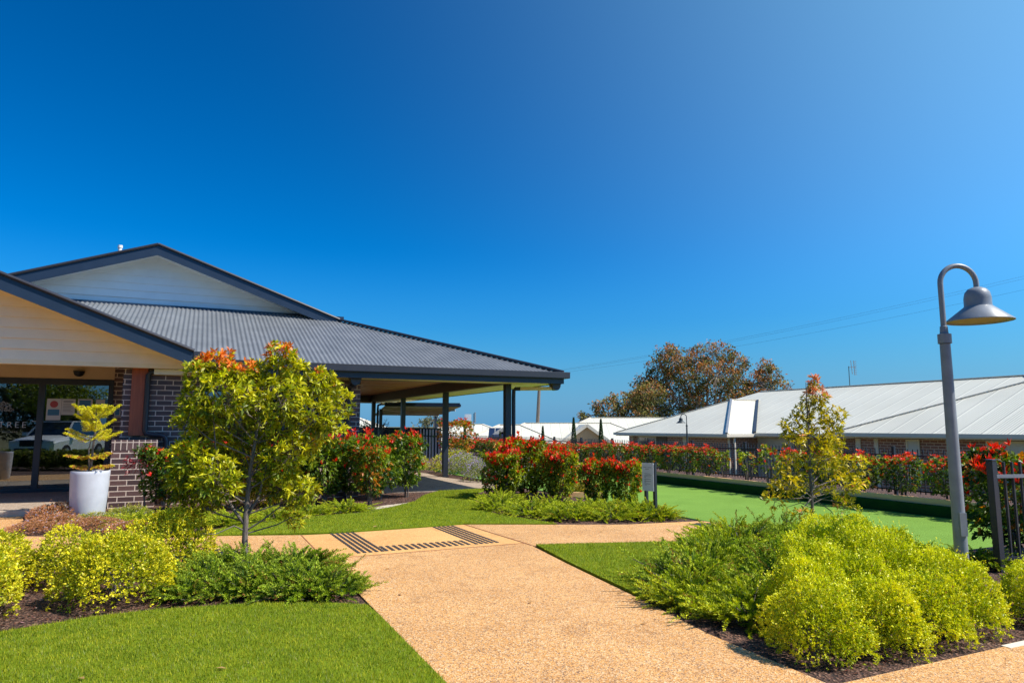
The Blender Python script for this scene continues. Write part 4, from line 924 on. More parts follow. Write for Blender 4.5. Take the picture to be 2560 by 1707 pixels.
# ================================================================== PLANTER AND POTTED PINE
pc = np.array([-8.37, -1.85])
def planter(x, y, lab):
    e = empty('planter', (x, y, 0), lab, 'planter', 'tall white tapered planters')
    I = Matrix.Identity(4)
    mb = MB(); mb.lathe([(0.0, 0.0), (0.238, 0.0), (0.248, 0.02), (0.272, 0.40), (0.284, 0.72), (0.285, 0.765), (0.279, 0.775), (0.265, 0.775), (0.259, 0.765), (0.255, 0.70)], (0, 0, 0), 48)
    o = mb.build('pot', 'pot', e, smooth=True); o.matrix_parent_inverse = I
    mb = MB(); mb.lathe([(0.256, 0.70), (0.1, 0.72), (0.0, 0.715)], (0, 0, 0), 24); o = mb.build('soil', 'mulch', e); o.matrix_parent_inverse = I
    return e
planter(pc[0], pc[1], 'tall white tapered planter holding the small pine by the entrance')
def pine(x, y):
    e = empty('potted_pine', (x, y, 0.71), 'small yellow-green pine with tiered branches growing in the white planter', 'pine')
    I = Matrix.Identity(4); rg = np.random.default_rng(21)
    mb = MB(); mb.tube([(0, 0, 0), (0.01, 0, 0.45), (0.03, 0, 0.75), (0.02, 0, 1.12)], [0.02, 0.017, 0.012, 0.006], 8); mb.tube([(-0.02, 0.01, 0), (-0.045, 0, 0.4), (-0.02, 0, 0.62)], [0.015, 0.011, 0.004], 8)
    o = mb.build('trunk', 'bark', e, smooth=True); o.matrix_parent_inverse = I
    V = []; C = []; mbb = MB()
    tiers = [(0.10, 0.30, 4, 0.12, 0.8), (0.33, 0.30, 5, 0.15, 0.6), (0.52, 0.44, 5, 0.45, 0.1), (0.72, 0.36, 6, 0.75, 0.0), (0.90, 0.30, 6, 0.95, 0.0), (1.06, 0.10, 4, 1.4, 0.0)]
    for (z, L, nb, rise, brown) in tiers:
        a0 = rg.uniform(0, 6.28)
        for i in range(nb):
            an = a0 + 2 * math.pi * i / nb + rg.normal() * 0.25; L1_ = L * rg.uniform(0.7, 1.2); z = z + rg.normal() * 0.02
            if L < 0.3 and z < 0.5 and rg.random() < 0.2: continue
            d0 = np.array([math.cos(an), math.sin(an), 0]); pl = []
            for k in range(9):
                t_ = k / 8; pl.append(np.array([0.01, 0, z]) + d0 * L1_ * t_ + np.array([0, 0, 1]) * L1_ * rise * t_ * (0.45 + 0.35 * t_))
            mbb.tube(pl, [0.006 - 0.0005 * k for k in range(9)], 5)
            pl = np.array(pl)
            for t_ in np.linspace(0.15, 1.0, 15):
                b0 = pl[min(7, int(t_ * 8))]; dirb = unit(pl[-1] - pl[0])[None][0]; sv = np.cross(dirb, [0, 0, 1]); sv /= np.linalg.norm(sv)
                b0 = pl[0] + (pl[-1] - pl[0]) * t_
                for s in (-1, 1):
                    tw = unit((dirb * 0.65 + sv * s * 0.75 + np.array([0, 0, -0.45])))
                    tl = 0.125 * (1.15 - t_ * 0.75) * rg.uniform(0.8, 1.2); m_ = 34
                    tt = rg.random(m_); P = b0 + tw[None] * tl * tt[:, None]
                    D = unit(tw[None] * 0.8 + rg.normal(size=(m_, 3)) * 0.55); V.append(leaves(P, D, 0.024, 0.0075, rg, 0.1, 0)); 
                    base = np.array((0.72, 0.66, 0.03)) if rg.random() > brown * 0.8 else np.array((0.55, 0.28, 0.06))
                    C.append(cjit(base, m_, rg, 0.22, 0.08))
    o = mbb.build('branches', 'bark', e); o.matrix_parent_inverse = I
    o = cobj('needles', cloud_mesh('needles', np.vstack(V), np.vstack(C), 'needle'), e)
pine(pc[0], pc[1])

# ================================================================== PLANT BUILDERS
def juniper_mesh(seed, R_=0.55, H_=0.42, n=210, dark=(0.035, 0.11, 0.015), lite=(0.50, 0.60, 0.04), tip=0.0, spike=0.5):
    rg = np.random.default_rng(seed); V = []; C = []; PB = []
    for i in range(n):
        an = rg.uniform(0, 6.283); r0 = R_ * 0.75 * math.sqrt(rg.random()); el = rg.uniform(0.15, 1.2) * (1.15 - 0.5 * r0 / R_)
        st = np.array([math.cos(an) * r0, math.sin(an) * r0, rg.uniform(0.0, H_ * 0.6 * (1 - r0 / R_))])
        an2 = an + rg.normal() * 0.7; d = np.array([math.cos(an2) * math.cos(el), math.sin(an2) * math.cos(el), math.sin(el)])
        L = rg.uniform(0.18, 0.36) * (1 + spike * (rg.random() < 0.22)); m_ = 30
        t_ = np.linspace(0.05, 1, m_); curve = np.array([0, 0, 1.0])
        P = st + d[None] * (L * t_)[:, None] + np.array([0, 0, -1.0])[None] * (L * 0.22 * (t_ ** 2))[:, None]
        P[:, 2] = np.maximum(P[:, 2], 0.01)
        PB.append((st, P[-1]))
        side_ = unit(np.cross(d, rg.normal(size=3))); q = np.cross(d, side_)
        for k in range(3):
            ph = rg.uniform(0, 6.28, m_); out = side_[None] * np.cos(ph)[:, None] + q[None] * np.sin(ph)[:, None]
            D = unit(d[None] * 1.0 + out * 0.8); LL = 0.055 * (1.15 - 0.75 * t_) * rg.uniform(0.7, 1.3, m_)
            V.append(leaves(P, D, LL, 0.0105, rg, 0.1, 0.0, 0.3))
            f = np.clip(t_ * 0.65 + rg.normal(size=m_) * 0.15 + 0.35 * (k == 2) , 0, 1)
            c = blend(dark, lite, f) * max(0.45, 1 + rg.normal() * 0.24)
            if rg.random() < 0.03: c = cjit((0.35, 0.16, 0.05), m_, rg)
            C.append(np.clip(c * (1 + rg.normal(size=(m_, 1)) * 0.12), 0.004, 0.9))
    V = np.vstack(V); C = np.vstack(C)
    mb = MB()
    for a, b in PB[::3]: mb.bar(Vector(a) * 0.2, Vector(a * 0.4 + b * 0.6), 0.006, 0.006)
    me2 = bpy.data.meshes.new('stems'); me2.from_pydata(mb.v, [], mb.f); me2.materials.append(M['bark'])
    return cloud_mesh('foliage', V, C, 'needle'), me2
def sprig_dome(seed, R_=(0.42, 0.42, 0.46), n=2600, leafL=0.022, leafW=0.012, c0=(0.34, 0.44, 0.015), c1=(0.95, 0.90, 0.03), bumpy=0.16, per=7, inner=0.35, base=0.12):
    rg = np.random.default_rng(seed); d = sphere_dirs(n, rg); d[:, 2] = np.abs(d[:, 2]) * 1.0 - 0.28 * (rg.random(n) < 0.4) * rg.random(n); d = unit(d)
    K = sphere_dirs(14, rg); ph = rg.uniform(0, 6.28, 14)
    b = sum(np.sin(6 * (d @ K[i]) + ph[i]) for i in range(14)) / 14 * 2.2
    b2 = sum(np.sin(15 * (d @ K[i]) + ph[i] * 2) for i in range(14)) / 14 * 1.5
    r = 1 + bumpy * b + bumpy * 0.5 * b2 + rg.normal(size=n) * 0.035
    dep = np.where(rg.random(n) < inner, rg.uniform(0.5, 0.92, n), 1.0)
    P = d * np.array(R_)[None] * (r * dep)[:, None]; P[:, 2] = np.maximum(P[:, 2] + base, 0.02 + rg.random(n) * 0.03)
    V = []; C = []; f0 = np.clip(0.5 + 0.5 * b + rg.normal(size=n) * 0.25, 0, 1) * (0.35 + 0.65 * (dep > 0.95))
    sc_ = rg.uniform(0.6, 1.4, n)
    for k in range(per):
        D = unit(d * 0.75 + np.array([0, 0, 0.35]) + rg.normal(size=(n, 3)) * 0.62)
        off = d * (rg.random(n) * 0.03)[:, None]
        V.append(leaves(P + off, D, leafL * sc_, leafW * sc_, rg, 0.15, 0.05, 0.4))
        f = np.clip(f0 + rg.normal(size=n) * 0.2, 0, 1); C.append(np.clip(blend(c0, c1, f) * (1 + rg.normal(size=(n, 1)) * 0.12), 0.005, 0.9))
    # free shoots standing out of the mound
    ns = n // 16; i = rg.choice(n, ns, replace=False); sd_ = unit(d[i] * 0.8 + np.array([0, 0, 0.6]) + rg.normal(size=(ns, 3)) * 0.25)
    for t_ in np.linspace(0.1, 1, 7):
        D = unit(sd_ * 0.4 + rg.normal(size=(ns, 3)) * 0.8); V.append(leaves(P[i] + sd_ * (0.10 * t_), D, leafL * 1.1, leafW * 1.1, rg, 0.15, 0.05, 0.4)); C.append(np.clip(cjit(c1, ns, rg, 0.15, 0.06), 0, 0.9))
    C = np.vstack(C); dead = rg.random(len(C)) < 0.02; C[dead] = cjit((0.35, 0.2, 0.08), int(dead.sum()), rg)
    return cloud_mesh('foliage', np.vstack(V), C, 'leaf')
def stems_mesh(seed, R_=0.3, H_=0.4, n=9, r=0.008, z0=0.0, spread=1.0):
    rg = np.random.default_rng(seed); mb = MB()
    for i in range(n):
        an = rg.uniform(0, 6.28); b = np.array([math.cos(an) * 0.04, math.sin(an) * 0.04, z0]); t_ = np.array([math.cos(an) * R_ * spread * rg.random(), math.sin(an) * R_ * spread * rg.random(), H_ * rg.uniform(0.7, 1)])
        m_ = (b + t_) / 2 + rg.normal(size=3) * 0.03; mb.tube([b, m_, t_], [r, r * 0.75, r * 0.35], 6)
    me = bpy.data.meshes.new('stems'); me.from_pydata(mb.v, [], mb.f); me.materials.append(M['bark']); return me
def photinia_mesh(seed, rx=0.38, ry=0.36, H_=1.15, zlow=0.15, n=650, red=1.0, reds=(0.95, 0.04, 0.02), g0=(0.03, 0.085, 0.012), g1=(0.32, 0.42, 0.035), leafL=0.075, orange=0.12, topflat=True, per=5, redband=0.16, midred=0.05):
    """boxy leafy column: returns foliage mesh, new growth mesh"""
    rg = np.random.default_rng(seed)
    z = zlow + (H_ - zlow) * rg.random(n) ** 0.8; an = rg.uniform(0, 6.283, n); tt = (z - zlow) / (H_ - zlow)
    prof = np.clip(0.5 + 1.1 * tt, 0, 1.0) * (1 + 0.20 * np.sin(3 * an + seed) + 0.16 * np.sin(8 * z + an * 2 + seed) + 0.10 * np.sin(17 * z - 5 * an + seed)) * 0.95
    rad = (1 - (rg.random(n) ** 2) * 0.6) * prof
    top = rg.random(n) < 0.25; z = np.where(top, H_ - rg.random(n) * 0.12, z); rad = np.where(top, np.sqrt(rg.random(n)) * prof, rad); hx = lambda X, Y: 0.075 * np.sin(9 * X + seed) + 0.065 * np.sin(10 * Y + 2 * seed) + 0.03 * np.sin(23 * X + 19 * Y)
    z = z + hx(np.cos(an) * rad * rx, np.sin(an) * rad * ry) * tt ** 2
    P = np.column_stack([np.cos(an) * rad * rx, np.sin(an) * rad * ry, z]); out = unit(np.column_stack([np.cos(an), np.sin(an), np.where(top, 1.6, 0.25)]))
    V = []; C = []
    f0 = np.clip(rg.normal(size=n) * 0.25 + 0.25 + 0.2 * tt + 0.38 * np.sin(7 * P[:, 0] + seed) * np.sin(6 * P[:, 2] + 5 * P[:, 1] + seed), 0, 1); isor = rg.random(n) < orange
    for k in range(per):
        D = unit(out * 0.7 + rg.normal(size=(n, 3)) * 0.6); L = leafL * rg.uniform(0.6, 1.2, n)
        V.append(leaves(P + out * (rg.random(n) * 0.04)[:, None], D, L, L * 0.42, rg, 0.18, 0.22, 0.5))
        c = blend(g0, g1, np.clip(f0 + rg.normal(size=n) * 0.15, 0, 1)) * (1 + rg.normal(size=(n, 1)) * 0.12); c[isor] = cjit((0.55, 0.22, 0.03), int(isor.sum()), rg, 0.2, 0.15); C.append(np.clip(c, 0.004, 0.9))
    fol = cloud_mesh('foliage', np.vstack(V), np.vstack(C), 'gloss_leaf')
    nr = int(n * 0.30 * red); nm = int(n * midred * red)
    an = rg.uniform(0, 6.283, nr); rr = np.sqrt(rg.random(nr)) * 1.02; patch = np.sin(3 * an + seed * 1.7) + rg.normal(size=nr) * 0.7 > -0.5
    P = np.column_stack([np.cos(an) * rr * rx, np.sin(an) * rr * ry, H_ - redband * 0.35 + rg.normal(size=nr) * redband * 0.28 + hx(np.cos(an) * rr * rx, np.sin(an) * rr * ry)])[patch]
    an = rg.uniform(0, 6.283, nm); zm = rg.uniform(zlow + 0.3 * (H_ - zlow), H_ * 0.95, nm); P2 = np.column_stack([np.cos(an) * rx * 1.02, np.sin(an) * ry * 1.02, zm])
    P = np.vstack([P, P2]) if nm else P; m_ = len(P); V = []; C = []
    for k in range(6):
        D = unit(np.column_stack([rg.normal(size=(m_, 2)) * 0.55, np.full(m_, 0.85)])); L = leafL * rg.uniform(0.7, 1.35, m_)
        V.append(leaves(P, D, L, L * 0.32, rg, 0.15, 0.02, 0.2)); c = cjit(reds, m_, rg, 0.22, 0.1); k2 = rg.random(m_) < 0.2; c[k2] = cjit((0.75, 0.16, 0.03), int(k2.sum()), rg, 0.15, 0.1); C.append(c)
    ng = cloud_mesh('new_growth', np.vstack(V), np.vstack(C), 'gloss_leaf')
    return fol, ng
def plant(name, loc, label, cat, group, parts, rz=0.0, s=(1, 1, 1)):
    e = empty(name, loc, label, cat, group, rz); e.scale = s
    for pn, me in parts: cobj(pn, me, e)
    return e

# ------------------------------------------------------------------ junipers
JA = [juniper_mesh(100 + i, 0.55, 0.42) for i in range(3)]                                                     # mid green, left bed
JB = [juniper_mesh(120 + i, 0.55, 0.36, dark=(0.12, 0.22, 0.015), lite=(0.66, 0.68, 0.03)) for i in range(3)]   # yellow-green
JG = 'spreading junipers in the garden beds'
def jun(lib, k, x, y, lab, s=1.0, sz=1.0, rz=None):
    f, st = lib[k % len(lib)]
    return plant('juniper', (x, y, -0.01), lab, 'juniper', JG, [('foliage', f), ('stems', st)], rz if rz is not None else (k * 2.399) % 6.28, (s, s, s * sz))
left_j = [(-6.62, -7.72, 0.85, 'green juniper right beside the leftmost golden shrubs, left of the tree trunk'),
          (-6.28, -8.2, 0.85, 'green juniper at the lawn edge left of the tree trunk'), (-6.35, -7.3, 0.8, 'green juniper directly behind the trunk of the orange-tipped tree'),
          (-5.95, -8.45, 0.85, 'green juniper in front of the orange-tipped tree, at the lawn edge'), (-5.85, -7.7, 0.9, 'green juniper right of the orange-tipped tree trunk'),
          (-5.72, -8.6, 0.72, 'green juniper on the bed corner leaning over the path'), (-6.75, -8.2, 0.7, 'green juniper squeezed against the big golden shrub by the lawn')]
for i, (x, y, s, lab) in enumerate(left_j): jun(JA, i, x, y, lab, s, 0.95)
mid_j = [(-1.75, -3.5), (-1.55, -4.4), (-1.2, -5.05), (-0.95, -4.1), (-0.55, -5.4), (-0.35, -4.6), (0.05, -5.55), (0.25, -4.9), (-1.35, -2.7)]
midl = ['yellow-green juniper at the left tip of the middle bed by the lawn', 'yellow-green juniper along the lawn edge of the middle bed', 'yellow-green juniper nearest the path in the middle bed', 'yellow-green juniper under the red-tipped group in the middle bed',
        'yellow-green juniper at the path edge left of the notice sign', 'yellow-green juniper behind the path-edge ones left of the sign', 'yellow-green juniper in front of the notice sign posts', 'yellow-green juniper round the feet of the notice sign', 'yellow-green juniper shaded by the tallest red-tipped bush']
for i, (x, y) in enumerate(mid_j): jun(JB, i, x, y, midl[i], 0.9 if i != 7 else 0.8, 0.85)
back_j = [(-7.6, -3.0), (-7.0, -3.5), (-6.3, -3.4), (-5.6, -3.2), (-5.0, -2.75), (-4.3, -2.65), (-6.9, -2.8)]
backl = ['bright juniper right of the white planter', 'bright juniper before the brick pier', 'bright juniper behind the tree trunk across the path', 'bright juniper at the left end of the far lawn', 'bright juniper below the red-tipped hedge, left part', 'bright juniper below the red-tipped hedge, by the pale edging', 'bright juniper close under the purple-leaved bush by the pier']
for i, (x, y) in enumerate(back_j): jun(JB, i + 1, x, y, backl[i], 0.8, 0.75)
right_j = [(-2.85, -10.2), (-2.55, -9.75), (-2.15, -10.55), (-2.1, -9.5), (-1.65, -9.05), (-1.6, -9.9), (-1.15, -8.75), (-1.05, -9.4), (-0.65, -8.5), (-0.4, -8.0), (-0.2, -8.9), (0.2, -8.3), (-2.75, -10.75), (0.35, -9.2)]
rl = ['dark green juniper at the left tip of the right bed, by the rusty edging', 'green juniper along the triangular lawn, second from the bed tip', 'green juniper in the middle of the right bed front', 'green juniper beside the triangular lawn, midway', 'green juniper beside the triangular lawn, upper part', 'green juniper in deep shade next to the golden mound', 'green juniper near the landing at the top of the triangular lawn', 'green juniper between lawn and golden mounds', 'green juniper left of the slim golden tree',
      'dark juniper at the path landing before the bowling green', 'green juniper right behind the biggest golden mound', 'green juniper at the foot of the slim golden tree', 'green juniper hanging over the path kerb, front of the right bed', 'green juniper behind the golden mounds by the bowling green']
for i, (x, y) in enumerate(right_j): jun(JA if i % 3 else JB, i, x, y, rl[i], 0.95 if i else 0.85, 0.95)
gate_j = [(0.15, -10.2), (0.55, -9.9), (0.9, -10.3)]
for i, (x, y) in enumerate(gate_j): jun(JA, i + 2, x, y, ('dark juniper just right of the lamp pole', 'dark juniper between the lamp pole and the gate post', 'dark juniper at the foot of the gate post')[i], 0.62, 0.95)

# ------------------------------------------------------------------ golden shrubs
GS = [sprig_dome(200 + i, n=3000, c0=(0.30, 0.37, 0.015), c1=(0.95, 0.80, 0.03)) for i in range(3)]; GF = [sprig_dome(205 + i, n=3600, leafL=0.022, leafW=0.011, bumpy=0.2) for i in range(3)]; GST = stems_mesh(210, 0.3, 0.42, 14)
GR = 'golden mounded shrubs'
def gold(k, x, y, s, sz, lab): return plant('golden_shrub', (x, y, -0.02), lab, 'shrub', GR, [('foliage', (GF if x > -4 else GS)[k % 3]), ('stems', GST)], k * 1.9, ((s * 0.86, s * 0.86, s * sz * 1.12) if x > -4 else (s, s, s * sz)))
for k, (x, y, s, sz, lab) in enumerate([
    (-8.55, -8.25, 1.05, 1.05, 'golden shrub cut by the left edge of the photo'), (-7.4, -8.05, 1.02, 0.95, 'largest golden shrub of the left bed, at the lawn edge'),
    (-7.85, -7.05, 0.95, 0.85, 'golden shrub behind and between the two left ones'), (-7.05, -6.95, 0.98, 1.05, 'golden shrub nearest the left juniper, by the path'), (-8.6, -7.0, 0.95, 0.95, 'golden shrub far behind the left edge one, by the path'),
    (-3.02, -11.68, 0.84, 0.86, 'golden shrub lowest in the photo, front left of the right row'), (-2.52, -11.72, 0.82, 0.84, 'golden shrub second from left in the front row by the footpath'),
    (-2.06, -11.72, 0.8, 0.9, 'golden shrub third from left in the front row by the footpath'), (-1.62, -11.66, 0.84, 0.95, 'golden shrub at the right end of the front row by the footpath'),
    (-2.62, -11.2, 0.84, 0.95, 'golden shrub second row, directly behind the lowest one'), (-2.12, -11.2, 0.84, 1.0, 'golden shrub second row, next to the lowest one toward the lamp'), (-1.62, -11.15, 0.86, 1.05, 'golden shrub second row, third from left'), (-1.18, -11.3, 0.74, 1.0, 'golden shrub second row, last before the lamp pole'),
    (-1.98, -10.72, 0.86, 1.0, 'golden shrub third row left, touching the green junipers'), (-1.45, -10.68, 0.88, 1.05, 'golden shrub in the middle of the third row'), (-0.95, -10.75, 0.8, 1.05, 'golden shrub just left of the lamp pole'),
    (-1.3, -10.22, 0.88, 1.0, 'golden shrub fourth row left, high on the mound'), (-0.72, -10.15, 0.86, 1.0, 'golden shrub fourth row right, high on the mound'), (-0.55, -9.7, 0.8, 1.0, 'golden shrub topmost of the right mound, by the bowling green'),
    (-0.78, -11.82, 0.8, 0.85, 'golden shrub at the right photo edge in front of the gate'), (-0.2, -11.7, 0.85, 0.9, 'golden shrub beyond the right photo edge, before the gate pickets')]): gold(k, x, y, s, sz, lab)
OC = [sprig_dome(230, (0.22, 0.22, 0.24), 700, 0.03, 0.008, (0.25, 0.28, 0.02), (0.62, 0.48, 0.05), per=7, base=0.04)]
for k, (x, y, lab) in enumerate(((1.0, -1.4, 'small yellow conifer in the sleeper bed, left one'), (1.05, -2.0, 'small yellow conifer in the sleeper bed, right one'))):
    plant('dwarf_conifer', (x, y, 0), lab, 'shrub', None, [('foliage', OC[0]), ('stems', GST)], k, (1.1, 1.1, 1.1))
bd = empty('timber_edging', (0.8, -1.9, 0), 'pale sleeper edging of the small bed beside the bowling green', 'edging')
for a, b in (((0.35, -1.95), (1.25, -2.4)), ((0.38, -1.9), (1.2, -0.6))):
    mb = MB(); mb.bar((a[0], a[1], 0.03), (b[0], b[1], 0.03), 0.09, 0.12); mb.build('timber_sleeper', 'sleeper', bd)

# ------------------------------------------------------------------ red-tipped photinias
PH = [photinia_mesh(300 + i, 0.40, 0.38, 1.12, 0.22, 900, leafL=0.082, red=0.18 if i != 2 else 0.35, orange=(0.03, 0.25, 0.03)[i], midred=0.04) for i in range(3)]
PC = [photinia_mesh(320 + i, 0.45, 0.45, 1.0, 0.05, 1050, leafL=0.085, red=1.15, midred=0.02, g0=(0.05, 0.11, 0.012), g1=(0.5, 0.56, 0.03), orange=0.05, redband=0.2) for i in range(2)]
PF = [photinia_mesh(340 + i, 0.34, 0.42, 0.86, 0.12, 520, red=0.95, midred=0.02, leafL=0.07, g0=(0.02, 0.06, 0.012), g1=(0.32, 0.42, 0.04), reds=(0.95, 0.10, 0.07), orange=0.05, redband=0.13) for i in range(3)]
ST = stems_mesh(350, 0.25, 0.8, 7, 0.012)
def phot(lib, k, x, y, lab, grp, s=(1, 1, 1), rz=0.0): return plant('photinia', (x, y, -0.01), lab, 'bush', grp, [('foliage', lib[k % len(lib)][0]), ('new_growth', lib[k % len(lib)][1]), ('stems', ST)], rz, s)
wall_p = [(-7.25, -1.35, (0.95, 0.9, 0.95), 'red-sprigged bush in front of the brick pier'), (-6.6, -1.5, (1, 1, 0.95), 'glossy bush just right of the pier, behind the tree'), (-5.85, -1.5, (1, 1, 0.9), 'glossy bush hidden behind the orange-tipped tree'),
          (-5.15, -1.3, (1, 1, 1.0), 'red-tipped bush right of the tree crown, left end of the wall hedge'), (-4.55, -1.5, (1, 1, 1.08), 'red-tipped bush second from left in the wall hedge'), (-4.0, -1.2, (1, 1, 1.1), 'dense red-tipped bush in the middle of the wall hedge'),
          (-3.75, -2.0, (0.85, 0.85, 0.95), 'orange-leaved bush standing forward of the wall hedge'), (-3.3, -0.95, (0.95, 0.95, 1.12), 'red-tipped bush second from the right end of the wall hedge'), (-2.65, -0.6, (0.9, 0.9, 1.12), 'leggy red-tipped bush at the right end of the wall hedge, stems bare below')]
for k, (x, y, s, lab) in enumerate(wall_p): phot(PH, (0, 0, 1, 2, 0, 2, 1, 0, 2)[k], x, y, lab, 'red-tipped bushes along the clubhouse', s, k * 1.3)
mid_p = [(-0.95, -1.9, (0.85, 0.85, 0.90), 'red-topped bush at the left of the middle group by the lawn'), (-0.35, -1.6, (1.05, 1.05, 1.12), 'tallest and reddest bush of the middle group'), (0.15, -2.35, (0.8, 0.8, 0.88), 'yellow-green bush at the front right of the middle group'), (0.45, -1.5, (0.75, 0.75, 0.95), 'red-tipped bush at the right end of the middle group'),
         (0.12, -3.85, (0.58, 0.58, 0.80), 'left one of the two red-topped bushes beside the sign'), (0.50, -4.2, (0.68, 0.68, 0.78), 'right one of the two red-topped bushes, touching the sign')]
for k, (x, y, s, lab) in enumerate(mid_p): phot(PC, (0, 1, 0, 1, 1, 0)[k], x, y, lab, 'red-topped bushes of the middle bed', s, k * 2.1)
# clipped hedge along the fence
yd = PX(1788, 1190, 6.98)[1]; y = yd + 0.3; k = 0
while y < 24:
    phot(PF, k, 6.98, y, 'clipped red-topped hedge plant in the unbroken row left of the gap, beyond the bowling green', 'hedge plants along the far fence', (1, 0.90, 0.93), 0.0 if k % 2 else math.pi); y += 0.93; k += 1
for o_ in [o_ for o_ in bpy.data.objects if o_.get('group') == 'hedge plants along the far fence' and o_.location.y > 7]: o_.scale.z = 0.84
yr = PX(2150, 1190, 6.98)[1]; y = yr + 1.9; k = 0
while y > -10.6:
    phot(PF, k + 1, 6.98, y, 'clipped red-topped hedge plant in the row right of the slim golden tree, before the fence', 'hedge plants right of the slim tree', (1.05, 0.95, 0.92), 0.0 if k % 2 else math.pi); y -= 0.98; k += 1
SP = [photinia_mesh(360 + i, 0.16, 0.2, 0.72, 0.25, 60, red=0.4 if i == 2 else 0.0, g0=(0.12, 0.2, 0.02), g1=(0.5, 0.52, 0.03), leafL=0.085, orange=0.1, midred=0.2) for i in range(3)]
for i, (px, lab, s) in enumerate(((1811, 'thin young yellow-green bush, left of three in the hedge gap', 1.0), (1872, 'thin young yellow-green bush, middle of three in the hedge gap', 1.05), (1922, 'young pink-tipped bush, right of three in the hedge gap', 1.25))):
    y = PX(px, 1190, 6.85)[1]; phot(SP, i, 6.85, y, lab, 'young bushes in the hedge gap', (s * (1.25 if i == 1 else 0.95), s * (1.3 if i == 1 else 0.9), s))
BG = photinia_mesh(380, 0.55, 0.5, 1.12, 0.1, 900, red=0.5, leafL=0.085, g0=(0.02, 0.06, 0.012), g1=(0.22, 0.32, 0.03), midred=0.07)
plant('photinia', (2.02, -10.1, 0), 'big red-tipped bush behind the gate post at the right edge', 'bush', None, [('foliage', BG[0]), ('new_growth', BG[1]), ('stems', ST)], 0.4, (1, 1, 1.0))
plant('photinia', (3.0, -10.7, 0), 'red-tipped bush behind the gate pickets, cut by the right edge', 'bush', None, [('foliage', BG[0]), ('new_growth', BG[1]), ('stems', ST)], 2.4, (1, 1, 1.0))
# tall orange bush behind the second veranda post
q = G(1145, 1160); OB = photinia_mesh(390, 0.55, 0.55, 1.5, 0.1, 700, red=0.35, g1=(0.36, 0.42, 0.03), orange=0.45, leafL=0.085, midred=0.1)
q = PD(1142, 1150, 27); plant('photinia', (q[0], q[1], 0.0), 'tall orange and green bush behind the second veranda post', 'bush', None, [('foliage', OB[0]), ('new_growth', OB[1]), ('stems', ST)], 0, (1.25, 1.25, 1.1))

# ------------------------------------------------------------------ flowering lavender-like shrubs
def flower_bush(seed, R_, H_, flow, c0, c1, nf=500):
    rg = np.random.default_rng(seed); fol = sprig_dome(seed, (R_, R_, H_), 900, 0.035, 0.008, c0, c1, per=6, base=0.05, bumpy=0.12)
    d = sphere_dirs(nf, rg); d[:, 2] = np.abs(d[:, 2]); P = d * np.array([R_, R_, H_]) * rg.uniform(0.98, 1.14, (nf, 1)) + np.array([0, 0, 0.06]); V = []; C = []
    for k in range(4): V.append(leaves(P, unit(d + rg.normal(size=(nf, 3)) * 0.8), 0.022, 0.014, rg)); C.append(cjit(flow, nf, rg, 0.15, 0.08))
    return fol, cloud_mesh('flowers', np.vstack(V), np.vstack(C), 'leaf')
FB = [flower_bush(401, 0.5, 0.42, (0.50, 0.40, 0.75), (0.16, 0.22, 0.05), (0.52, 0.54, 0.16)), flower_bush(402, 0.5, 0.42, (0.45, 0.35, 0.6), (0.3, 0.36, 0.03), (0.75, 0.68, 0.05), 220), flower_bush(403, 0.3, 0.3, (0.45, 0.2, 0.35), (0.14, 0.08, 0.06), (0.3, 0.18, 0.14), 300)]
fl = [(0.6, 2.5, 0, 1.0, 'lavender-flowered bush nearest the veranda corner'), (1.1, 3.4, 0, 1.05, 'lavender-flowered bush in the middle of the flowering bed'), (0.75, 4.9, 0, 1.0, 'lavender-flowered bush right behind the second veranda post'), (0.9, 6.2, 1, 1.1, 'yellow-green flowering bush behind the second veranda post'),
      (-0.1, 7.9, 1, 1.05, 'yellow-green flowering bush seen between the hedge and the second post'), (-0.75, 7.7, 0, 0.9, 'faded lavender bush left of the second post'), (2.3, 5.4, 2, 1.0, 'small purple-brown bush at the back of the flowering bed'), (1.05, 1.6, 0, 0.95, 'lavender-flowered bush closest to the middle red bushes')]
for k, (x, y, i, s, lab) in enumerate(fl): plant('flowering_bush', (x, y, 0), lab, 'flowering bush', 'flowering bushes beside the veranda', [('foliage', FB[i][0]), ('flowers', FB[i][1]), ('stems', GST)], k * 1.7, (s * 1.25, s * 1.25, s * 1.3))
LOW = flower_bush(405, 0.42, 0.17, (0.62, 0.5, 0.62), (0.34, 0.17, 0.06), (0.72, 0.34, 0.16), 90)
LW2 = flower_bush(406, 0.42, 0.15, (0.6, 0.5, 0.6), (0.2, 0.28, 0.03), (0.55, 0.5, 0.08), 60)
for k, (x, y, s, lab) in enumerate(((-8.75, -1.75, 1.1, 'pink-brown ground cover clump left of the planter, nearest the porch'), (-8.7, -2.5, 1.0, 'pink-brown ground cover clump in front of the planter'), (-8.2, -2.3, 0.9, 'green and brown ground cover clump at the planter foot'),
    (-8.85, -3.1, 0.9, 'pink-brown ground cover clump nearest the orange path'), (-8.15, -3.1, 1.0, 'pink-brown ground cover clump right of the path corner'), (-7.6, -3.65, 0.9, 'low brown ground cover clump before the pier juniper'), (-7.75, -1.9, 0.8, 'green ground cover clump between planter and pier'))):
    L_ = LOW if k not in (2, 6) else LW2
    plant('ground_cover_clump', (x, y, 0), lab, 'ground cover', 'low flowering clumps round the planter', [('foliage', L_[0]), ('flowers', L_[1])], k * 1.1, (s * 0.9, s * 0.9, s * (0.62 if y < -2 else 0.95)))
